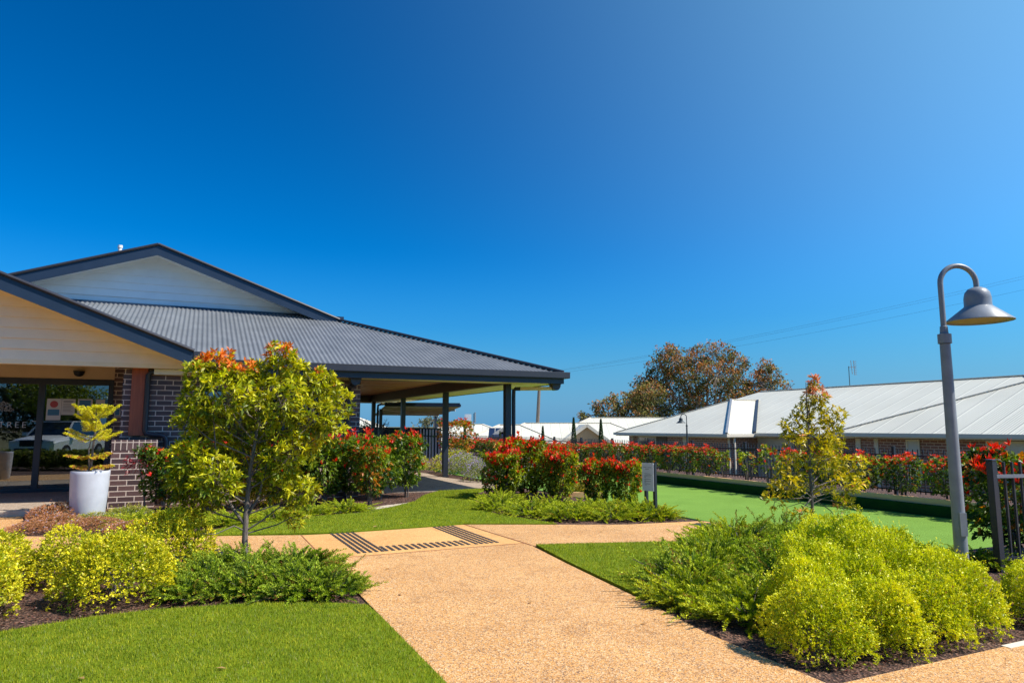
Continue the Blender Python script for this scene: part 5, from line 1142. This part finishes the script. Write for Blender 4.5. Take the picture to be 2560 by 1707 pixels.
# red-leaved sprig by the pier
rg = np.random.default_rng(44); n = 260; P0 = np.array([0, 0, 0.75]); d = unit(rg.normal(size=(26, 3)) * np.array([1, 0.7, 0.7]) + np.array([0, 0, 0.1])); V = []
for k in range(26):
    t_ = np.linspace(0.2, 1, 9); V.append(leaves(P0 + d[k] * (t_ * 0.2)[:, None], unit(d[k] + rg.normal(size=(9, 3)) * 0.5), 0.06, 0.012, rg))
V = np.vstack(V); rsm = cloud_mesh('foliage', V, cjit((0.45, 0.02, 0.04), len(V), rg, 0.3), 'gloss_leaf')
mb = MB(); mb.tube([(0.15, 0, 0), (0.1, 0, 0.35), (0.02, 0, 0.75)], [0.015, 0.012, 0.008], 6); sm_ = bpy.data.meshes.new('stem'); sm_.from_pydata(mb.v, [], mb.f); sm_.materials.append(M['bark'])
plant('red_leaved_plant', (-7.72, -1.35, 0.0), 'spiky crimson-leaved plant in front of the brick pier', 'plant', None, [('foliage', rsm), ('stem', sm_)], 0, (1.1, 1.1, 1.1))

# ================================================================== TREES NEAR
def rosettes(P, out, L, per, rg, c, wr=0.3, spread=0.75, droop=0.12, upb=0.5):
    V = []; C = []; n = len(P)
    for k in range(per):
        D = unit(out * 0.6 + rg.normal(size=(n, 3)) * spread); l = L * rg.uniform(0.6, 1.15, n)
        V.append(leaves(P, D, l, l * wr, rg, 0.15, droop, upb)); C.append(np.clip(c * (1 + rg.normal(size=(n, 1)) * 0.14) * (1 + rg.normal(size=(n, 3)) * 0.05), 0.004, 0.95))
    return np.vstack(V), np.vstack(C)
def near_tree(base, lobes, trunk, label, cat, L, per, seed, cols, newcol, ngf, dens_=260, core=0.35, name='young_tree'):
    """lobes: (dx, dy, z, rx, ry, rz, weight) in metres relative to the base"""
    rg = np.random.default_rng(seed); e = empty(name, base, label, cat)
    mb = MB(); tips = []
    for pl, r in trunk: mb.tube(pl, r, 10)
    PP = []; OO = []; CC = []; NG = []
    spine = np.array(trunk[0][0])
    for (x, y, z, rx, ry, rz, w_) in lobes:
        n = max(4, int(dens_ * w_ * (rx * ry * rz) ** 0.5 * 2.2)); d = sphere_dirs(n, rg); rad = 1 - core * 2 * rg.random(n) ** 2 * 0.9
        P = np.array([x, y, z]) + d * rad[:, None] * np.array([rx, ry, rz]); PP.append(P); OO.append(unit(d + np.array([0, 0, 0.6])))
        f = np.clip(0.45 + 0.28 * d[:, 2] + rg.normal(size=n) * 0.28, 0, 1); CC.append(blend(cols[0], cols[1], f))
        NG.append(np.full(n, ngf(x, y, z)) * (d[:, 2] > -0.2) > rg.random(n))
        # branch to lobe
        zc = z - rz * 0.7; zz_ = min(zc * 0.8, spine[-1, 2] * 0.85); s0 = np.array([np.interp(zz_, spine[:, 2], spine[:, 0]), np.interp(zz_, spine[:, 2], spine[:, 1]), zz_]) if zz_ > spine[1, 2] else spine[1] + np.array([0, 0, 0.05])
        mid = (s0 + np.array([x, y, z])) / 2 + np.array([x, y, 0]) * 0.15
        mb.tube([s0, mid, (x, y, z)], [0.009, 0.007, 0.004], 6)
        for k in range(0, n, 5): mb.bar((x, y, z - rz * 0.3), P[k], 0.005, 0.005)
    o = mb.build('trunk', 'bark', e, smooth=True); o.matrix_parent_inverse = Matrix.Identity(4)
    P = np.vstack(PP); O = np.vstack(OO); C = np.vstack(CC); ng = np.concatenate(NG)
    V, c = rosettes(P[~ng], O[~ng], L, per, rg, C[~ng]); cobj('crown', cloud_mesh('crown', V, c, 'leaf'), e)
    if ng.any():
        m_ = int(ng.sum()); V, c = rosettes(P[ng], O[ng], L, per + 1, rg, cjit(newcol, m_, rg, 0.15, 0.08)); cobj('new_growth', cloud_mesh('new_growth', V, c, 'leaf'), e)
    return e
tb = G(609, 1412); BY = tb[1]
def lobe(px, py, rxp, rzp, dy, w_=1.0, base=tb):
    q = PY(px, py, base[1]); k = depth(q) / FP; return (q[0] - base[0], dy, q[2], rxp * k, rxp * k * 0.8, rzp * k, w_)
LL = [lobe(545, 905, 45, 35, 0.1, 1.2), lobe(500, 935, 40, 40, 0.0), lobe(597, 925, 36, 30, -0.15), lobe(648, 930, 38, 32, 0.15), lobe(703, 885, 34, 34, 0.0, 1.2), lobe(735, 935, 45, 40, 0.1), lobe(800, 960, 45, 40, 0.0), lobe(845, 1010, 45, 40, 0.1), lobe(780, 1040, 60, 50, -0.1),
      lobe(490, 1010, 45, 50, 0.1), lobe(465, 1050, 35, 40, -0.05, .8), lobe(560, 990, 65, 60, -0.2), lobe(640, 980, 65, 60, 0.2), lobe(700, 1000, 60, 60, -0.2), lobe(600, 1070, 75, 60, 0.3), lobe(690, 1090, 70, 60, 0.1), lobe(520, 1110, 60, 50, 0.2), lobe(480, 1150, 55, 50, -0.05, 1.3), lobe(540, 1190, 60, 50, -0.3, 1.1), lobe(620, 1150, 70, 50, 0.35),
      lobe(720, 1140, 60, 50, -0.1), lobe(760, 1100, 50, 45, 0.2), lobe(700, 1205, 60, 45, 0.1, 1.2), lobe(475, 1225, 55, 42, 0.2, 1.2), lobe(660, 1235, 50, 32, 0.3, .9), lobe(745, 1225, 40, 34, -0.2, 1.1), lobe(560, 1235, 50, 30, 0.2, .9), lobe(735, 1290, 30, 25, 0.0, .6), lobe(820, 1075, 40, 30, -0.1, .8), lobe(450, 1190, 35, 30, 0.0, .7), lobe(500, 1265, 40, 25, 0.2, .4)]
T1 = [([(0.02, 0, 0), (0.0, 0, 0.25), (0.0, 0, 0.6), (0.02, 0, 1.0), (0.08, 0, 1.5), (0.12, 0, 2.0)], [0.036, 0.032, 0.027, 0.022, 0.015, 0.006]),
      ([(0, 0, 0.42), (-0.12, 0.02, 0.58), (-0.28, 0.0, 0.85), (-0.35, 0, 1.3), (-0.4, 0, 1.8)], [0.018, 0.016, 0.012, 0.009, 0.004]), ([(0, 0, 0.5), (0.12, -0.02, 0.72), (0.2, 0, 1.1), (0.35, 0, 1.6)], [0.017, 0.014, 0.011, 0.005]),
      ([(0, 0, 0.36), (0.15, -0.05, 0.46), (0.35, -0.1, 0.62), (0.5, -0.1, 0.62)], [0.011, 0.008, 0.006, 0.004]), ([(0, 0, 0.36), (-0.12, -0.05, 0.43), (-0.3, -0.1, 0.36), (-0.5, -0.1, 0.38)], [0.009, 0.007, 0.005, 0.003]), ([(0, 0.0, 0.7), (0.1, 0.15, 0.95), (0.12, 0.3, 1.3)], [0.014, 0.01, 0.006])]
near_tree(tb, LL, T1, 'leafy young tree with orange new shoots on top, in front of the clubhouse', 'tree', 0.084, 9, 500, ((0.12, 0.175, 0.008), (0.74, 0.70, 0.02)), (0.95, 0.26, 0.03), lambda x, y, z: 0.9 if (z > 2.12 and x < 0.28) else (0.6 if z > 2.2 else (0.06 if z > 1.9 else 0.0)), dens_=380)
rb = G(2034, 1322)
RLl = [lobe(2035, 958, 16, 22, 0, 1.2, rb), lobe(2040, 990, 32, 28, 0, 1.2, rb), lobe(2030, 1030, 45, 32, 0.05, 1, rb), lobe(2070, 1050, 35, 32, -.1, 1, rb), lobe(1995, 1070, 32, 32, 0.1, 1, rb), lobe(2050, 1090, 55, 35, 0, 1, rb), lobe(2095, 1110, 35, 30, .1, .8, rb), lobe(1985, 1105, 28, 25, 0, .6, rb), lobe(2035, 1140, 55, 35, -.15, .8, rb),
       lobe(1990, 1175, 42, 35, .1, .9, rb), lobe(2085, 1160, 45, 30, .15, .8, rb), lobe(2130, 1170, 42, 28, -.05, .9, rb), lobe(1965, 1215, 42, 28, 0, .8, rb), lobe(2030, 1215, 50, 28, .2, .6, rb), lobe(2095, 1215, 50, 30, -.1, .7, rb), lobe(2145, 1200, 30, 20, 0.05, .7, rb), lobe(1950, 1250, 35, 18, .1, .5, rb), lobe(2110, 1260, 40, 20, 0, .5, rb), lobe(1985, 1290, 35, 22, -.1, .5, rb), lobe(2115, 1310, 30, 20, .1, .6, rb)]
T2 = [([(0, 0, 0), (0.0, 0, 0.4), (-0.01, 0, 0.9), (0.0, 0, 1.6), (0.0, 0, 2.15)], [0.026, 0.023, 0.02, 0.012, 0.004])] + [([(0, 0, z), (sx * 0.18, sy * 0.1, z + 0.08), (sx * 0.42, sy * 0.2, z + 0.02 + 0.12 * (sx > 0))], [0.009, 0.006, 0.003]) for z, sx, sy in ((0.3, -1, .5), (0.36, 1, -.5), (0.42, 1, .8), (0.45, -.9, -.6), (0.5, .6, -1), (0.62, -1.1, .2), (0.55, 1.1, .1))]
near_tree(rb, RLl, T2, 'slim conical golden-green tree with pink top in front of the bowling green', 'tree', 0.085, 6, 520, ((0.20, 0.20, 0.008), (0.88, 0.68, 0.02)), (0.95, 0.36, 0.18), lambda x, y, z: 0.8 if z > 1.9 else (0.3 if z > 1.72 else 0.02), dens_=330)

# pencil cypresses
rg = np.random.default_rng(60); n = 2600; tt = rg.random(n); an = rg.uniform(0, 6.28, n); rr = 0.24 * np.sin(np.pi * np.clip(tt * 0.93 + 0.07, 0, 1)) ** 0.7 * (1 - tt * 0.5) + 0.01
P = np.column_stack([np.cos(an) * rr, np.sin(an) * rr, tt * 2.6]); D = np.column_stack([np.cos(an) * 0.4, np.sin(an) * 0.4, np.ones(n)])
CY = cloud_mesh('foliage', leaves(P, D, 0.14, 0.03, rg), cjit((0.07, 0.12, 0.04), n, rg, 0.3), 'needle'); CYS = stems_mesh(61, 0.03, 1.0, 2, 0.02)
for px, pyt, dd, s, lab in ((1357, 1064, 34, 0.9, 'small pencil cypress just right of the leaning power pole'), (1434, 1042, 33, 1.0, 'taller pencil cypress left of the tan gable'), (1502, 1046, 32, 1.0, 'pencil cypress right of the tan gable, before the brick house'), (1162, 1058, 34, 0.9, 'pencil cypress rising beside the tall orange bush'), (1250, 1076, 42, 0.8, 'small faint cypress beside the corner veranda post')):
    q = PD(px, pyt, dd); plant('pencil_cypress', (q[0], q[1], q[2] - 2.7 * s), lab, 'cypress', 'pencil cypresses beyond the fence', [('foliage', CY), ('trunk', CYS)], 0, (s * 0.6, s * 0.6, s))

# bare shrubby tree by the veranda end
q = PD(940, 1069, 30); e = empty('bare_tree', (q[0], q[1], -0.6), 'leafless twiggy tree between the far veranda posts', 'tree'); rg = np.random.default_rng(62); mb = MB()
def twig(mb, p, d, L, r, lev):
    p2 = p + d * L; mb.tube([p, (p + p2) / 2 + rg.normal(size=3) * L * 0.06, p2], [r, r * 0.8, r * 0.55], 5)
    if lev:
        for k in range(3 if lev > 1 else 4): twig(mb, p + d * L * rg.uniform(0.5, 1), unit(d + rg.normal(size=3) * 0.55 + np.array([0, 0, 0.1])), L * 0.62, r * 0.55, lev - 1)
q0 = np.array([q[0], q[1], 0.9]); mb.tube([(q[0], q[1], -0.6), q0], [0.07, 0.05], 6)
for k in range(5): twig(mb, q0, unit(np.array([math.cos(k * 1.3), math.sin(k * 1.3), 1.3])), 0.6, 0.035, 3)
mb.build('branches', 'bare', e)

# ================================================================== BIG GUM TREES
def gum(px, d, lobes, label, seed, c0, c1, c2, leafL=0.34, per=6, dens_=34, ground=-4.0, trunks=((0, 0),), upred=0.5):
    rg = np.random.default_rng(seed); b = PD(px, 1065, d); e = empty('gum_tree', (b[0], b[1], ground), label, 'tree'); k = d / FP
    ux = np.array([math.cos(AZ), -math.sin(AZ), 0]); uy = np.array([math.sin(AZ), math.cos(AZ), 0])
    P = []; O = []; C = []; mb = MB(); root = np.array([0, 0, 0.0])
    for (lx, ly, rx, rz_, dy) in lobes:
        c = ux * (lx - px) * k + uy * dy + np.array([0, 0, (1065 - ly) * k + EYE - ground]); R3 = np.array([rx * k, rx * k * 0.9, rz_ * k])
        n = int(dens_ * R3[0] * R3[2] * 2.2) + 10; d_ = sphere_dirs(n, rg); rad = 1 - 0.5 * rg.random(n) ** 2.2
        q = c + (ux[None] * (d_[:, :1] * R3[0]) + uy[None] * (d_[:, 1:2] * R3[1]) + np.array([0, 0, 1.0])[None] * (d_[:, 2:] * R3[2])) * rad[:, None]
        # clumpiness
        nz = np.sin(q[:, 0] * 1.9 + seed) * np.sin(q[:, 1] * 2.1) * np.sin(q[:, 2] * 2.3 + 1); keep = nz > -0.2; q = q[keep]; d_ = d_[keep]; n = len(q)
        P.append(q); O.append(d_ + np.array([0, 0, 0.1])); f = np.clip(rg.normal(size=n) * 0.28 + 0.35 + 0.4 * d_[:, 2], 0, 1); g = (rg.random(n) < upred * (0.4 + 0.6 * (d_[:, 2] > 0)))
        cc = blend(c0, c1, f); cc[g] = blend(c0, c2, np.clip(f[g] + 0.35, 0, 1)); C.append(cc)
        j = root + ux * ((lx - px) * k * 0.25) + np.array([0, 0, c[2] * rg.uniform(0.35, 0.55)]); m_ = (j + c) / 2 + rg.normal(size=3) * 0.25
        mb.tube([j, m_, c], [0.16, 0.10, 0.04], 6)
        for t_ in range(0, n, 7): mb.bar(c + (q[t_] - c) * 0.1, c + (q[t_] - c) * 0.9, 0.05, 0.05)
    top = max(l[1] for l in lobes)
    hmax = (1065 - min(l[1] for l in lobes)) * k + EYE - ground
    for (tx, lean) in trunks: mb.tube([(0, 0, 0), ux * tx * 0.5 + np.array([0, 0, hmax * 0.35]), ux * tx + np.array([0, 0, hmax * 0.62])], [0.5, 0.34, 0.15], 9)
    o = mb.build('trunk', 'gumbark', e, smooth=True); o.matrix_parent_inverse = Matrix.Identity(4)
    P = np.vstack(P); O = unit(np.vstack(O)); C = np.vstack(C); V = []; CC = []
    for kx in range(per):
        n = len(P); D = unit(O * 0.3 + rg.normal(size=(n, 3)) * 0.7 + np.array([0, 0, -0.35])); l = leafL * rg.uniform(0.6, 1.2, n)
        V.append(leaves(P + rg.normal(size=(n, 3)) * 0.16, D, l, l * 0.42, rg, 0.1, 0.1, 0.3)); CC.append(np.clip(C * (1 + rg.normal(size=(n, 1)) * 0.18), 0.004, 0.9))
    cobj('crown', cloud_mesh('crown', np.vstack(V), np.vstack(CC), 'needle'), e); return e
GC = ((0.05, 0.06, 0.015), (0.34, 0.30, 0.07), (0.52, 0.21, 0.07))
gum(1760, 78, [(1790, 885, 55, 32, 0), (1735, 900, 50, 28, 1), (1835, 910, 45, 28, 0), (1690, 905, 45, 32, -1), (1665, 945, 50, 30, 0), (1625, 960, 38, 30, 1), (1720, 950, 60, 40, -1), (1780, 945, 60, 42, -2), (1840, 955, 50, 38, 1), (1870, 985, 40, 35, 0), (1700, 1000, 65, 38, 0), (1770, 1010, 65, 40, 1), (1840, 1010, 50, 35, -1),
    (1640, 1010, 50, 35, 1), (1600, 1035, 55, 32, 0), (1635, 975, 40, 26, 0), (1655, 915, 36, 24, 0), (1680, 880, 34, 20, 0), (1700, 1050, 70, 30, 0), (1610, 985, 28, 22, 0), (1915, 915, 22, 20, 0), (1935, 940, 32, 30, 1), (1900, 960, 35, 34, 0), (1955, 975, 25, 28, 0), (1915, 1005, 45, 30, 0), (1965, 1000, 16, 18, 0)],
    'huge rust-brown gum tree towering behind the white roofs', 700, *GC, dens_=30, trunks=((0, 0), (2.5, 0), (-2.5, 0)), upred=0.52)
gum(1560, 70, [(1625, 985, 40, 30, 0), (1600, 1000, 38, 28, 0), (1560, 1010, 44, 28, 0), (1530, 1040, 30, 24, 0), (1600, 1035, 40, 30, 0), (1520, 1010, 16, 14, 0), (1500, 1030, 12, 14, 0), (1470, 1048, 22, 12, 0), (1493, 1012, 9, 10, 0), (1456, 1036, 7, 6, 0)],
    'lower olive gum tree trailing off to the left of the huge one', 720, (0.05, 0.06, 0.015), (0.34, 0.29, 0.07), (0.46, 0.20, 0.07), dens_=40, upred=0.35)
gum(1075, 95, [(1060, 1056, 22, 12, 0), (1085, 1052, 24, 13, 0), (1045, 1062, 14, 8, 0), (1110, 1060, 14, 10, 0)], 'small round olive tree far behind the sheet metal fence', 730, (0.07, 0.08, 0.03), (0.3, 0.28, 0.12), (0.3, 0.2, 0.1), dens_=30, upred=0.1)
gum(922, 40, [(912, 1078, 16, 12, 0), (925, 1085, 12, 10, 0)], 'dark low bush against the brick corner, behind the veranda', 731, (0.02, 0.05, 0.012), (0.08, 0.14, 0.03), (0.1, 0.1, 0.03), leafL=0.2, dens_=120, ground=-1.0, upred=0.0)

# ================================================================== BEHIND THE CAMERA (seen mirrored in the door glass)
def MG(px, py, z=0.0):
    g = G(px, py, z); return np.array([g[0], 2 * (DY + 0.02) - g[1], z])
q = MG(8, 1197); planter(q[0] - 0.1, q[1], 'white planter mirrored at the left edge of the door glass')
HM = sprig_dome(800, (0.5, 0.5, 0.5), 900, 0.05, 0.025, (0.04, 0.09, 0.015), (0.3, 0.32, 0.05), per=6)
for i, px in enumerate((20, 60, 100, 140, 180, 220, 262, 300)):
    q = MG(px, 1173); plant('round_shrub', (q[0], q[1], 0), 'dark rounded shrub in the row mirrored below the car in the door glass', 'shrub', 'shrubs mirrored in the door glass', [('foliage', HM)], i, (1.15, 1.15, 1.0))
mb = MB(); mb.box(-20, -9.35, -24, -12.5, -0.2, 0.0); struct(mb.build('lawn_mirror_side', 'turf'))
# silver car
cq = MG(125, 1160)
car = empty('parked_car', (cq[0] - 0.2, cq[1] - 3.4, 0), 'silver four-wheel-drive car mirrored in the glass entrance doors', 'car', None, R(108))
I = Matrix.Identity(4)
def cb(mb, n, m_, parent=car, **k): o = mb.build(n, m_, parent, **k); o.matrix_parent_inverse = I; return o
# loft of the body: sections along x (front = +x)
secs = [(2.32, 0.45, 0.80, 0.78), (2.25, 0.36, 0.95, 0.88), (1.9, 0.3, 1.04, 0.93), (1.2, 0.28, 1.12, 0.95), (0.95, 0.28, 1.14, 0.95), (-1.9, 0.28, 1.14, 0.95), (-2.25, 0.35, 1.1, 0.9), (-2.35, 0.5, 0.98, 0.82)]
vs = []; ns = 12
for x, zb, zt, hw in secs:
    for k in range(ns):
        a = 2 * math.pi * (k + 0.5) / ns; cx_, cz_ = math.copysign(abs(math.cos(a)) ** 0.45, math.cos(a)), math.copysign(abs(math.sin(a)) ** 0.5, math.sin(a)); vs.append((x, cx_ * hw, (zb + zt) / 2 + cz_ * (zt - zb) / 2))
fs = [(i * ns + k, i * ns + (k + 1) % ns, (i + 1) * ns + (k + 1) % ns, (i + 1) * ns + k) for i in range(len(secs) - 1) for k in range(ns)] + [tuple(range(ns)), tuple(reversed(range((len(secs) - 1) * ns, len(secs) * ns)))]
mb = MB(); mb.add(vs, fs); cb(mb, 'body', 'car', smooth=True)
mb = MB(); mb.add([(1.15, -0.8, 1.1), (1.15, 0.8, 1.1), (0.45, 0.66, 1.66), (0.45, -0.66, 1.66), (-1.7, -0.64, 1.68), (-1.7, 0.64, 1.68), (-2.2, 0.8, 1.1), (-2.2, -0.8, 1.1)], [(0,1,2,3),(3,2,5,4),(4,5,6,7),(1,6,5,2),(0,3,4,7)]); cb(mb, 'windows', 'glassdark')
mb = MB(); mb.box(-1.72, 0.42, -0.64, 0.64, 1.665, 1.72); cb(mb, 'roof', 'car', bevel=0.02)
for s in (-1, 1):
    mb = MB(); mb.bar((1.17, s * 0.8, 1.1), (0.45, s * 0.66, 1.68), 0.06, 0.05); cb(mb, 'pillar', 'car')
    mb = MB(); mb.box(2.12, 2.3, s * 0.68 - 0.17, s * 0.68 + 0.17, 0.78, 0.9); cb(mb, 'headlight', 'pvc', bevel=0.02)
    mb = MB(); mb.box(0.75, 0.95, s * 1.03 - 0.09, s * 1.03 + 0.09, 1.08, 1.24); cb(mb, 'mirror', 'car', bevel=0.03)
    for wx in (1.42, -1.42):
        mb = MB(); mb.tube([(wx, s * 0.74, 0.36), (wx, s * 0.97, 0.36)], 0.36, 24); w_ = cb(mb, 'wheel', 'black', smooth=True)
        mb = MB(); mb.tube([(wx, s * 0.9, 0.36), (wx, s * 0.985, 0.36)], 0.22, 16); r_ = cb(mb, 'rim', 'lampgrey', parent=w_)
mb = MB(); mb.box(2.26, 2.345, -0.42, 0.42, 0.68, 0.92)
for i in range(9): mb.box(2.345, 2.36, -0.38 + i * 0.09, -0.36 + i * 0.09, 0.7, 0.9)
cb(mb, 'grille', 'black')
mb = MB(); mb.box(2.2, 2.34, -0.6, 0.6, 0.42, 0.6); cb(mb, 'bumper_vent', 'black')
near_tree((-12.5, -16.5, 0), [(0, 0, 3.4, 1.3, 1.2, .9, 1), (-.9, .3, 2.9, 1, 1, .8, 1), (1, -.2, 2.8, 1, 1, .8, 1), (0.2, 0.5, 2.4, 1.2, 1, .7, 1)], [([(0, 0, 0), (0.05, 0, 1.2), (0, 0, 3)], [0.09, 0.07, 0.03])], 'bright green tree mirrored in the upper door glass', 'tree', 0.16, 5, 530, ((0.08, 0.13, 0.01), (0.4, 0.44, 0.03)), (0.5, 0.4, 0.05), lambda x, y, z: 0, dens_=160)
for k, (x, y, s, lab) in enumerate(((-8.5, -34, 1.0, 'dark rounded tree mirrored at the left of the glass pane'), (-1.5, -36, 1.25, 'dark rounded tree mirrored at the right of the glass pane'), (-16, -33, 1.2, 'dark rounded tree mirrored in the left door leaf'))):
    near_tree((x, y, -0.5), [(0, 0, 3.6 * s, 2.2, 2, 1.3 * s, 1), (-1.4, 0, 2.9 * s, 1.6, 1.5, 1.2, 1), (1.5, 0, 2.8 * s, 1.7, 1.5, 1.2, 1), (0, 0, 2, 2.4, 2, 1.2, 1)], [([(0, 0, 0), (0, 0, 1.5), (0, 0, 3.5)], [0.2, 0.15, 0.06])], lab, 'tree', 0.3, 5, 540 + k, ((0.02, 0.035, 0.01), (0.1, 0.12, 0.03)), (0.2, 0.2, 0.05), lambda x, y, z: 0, dens_=110)
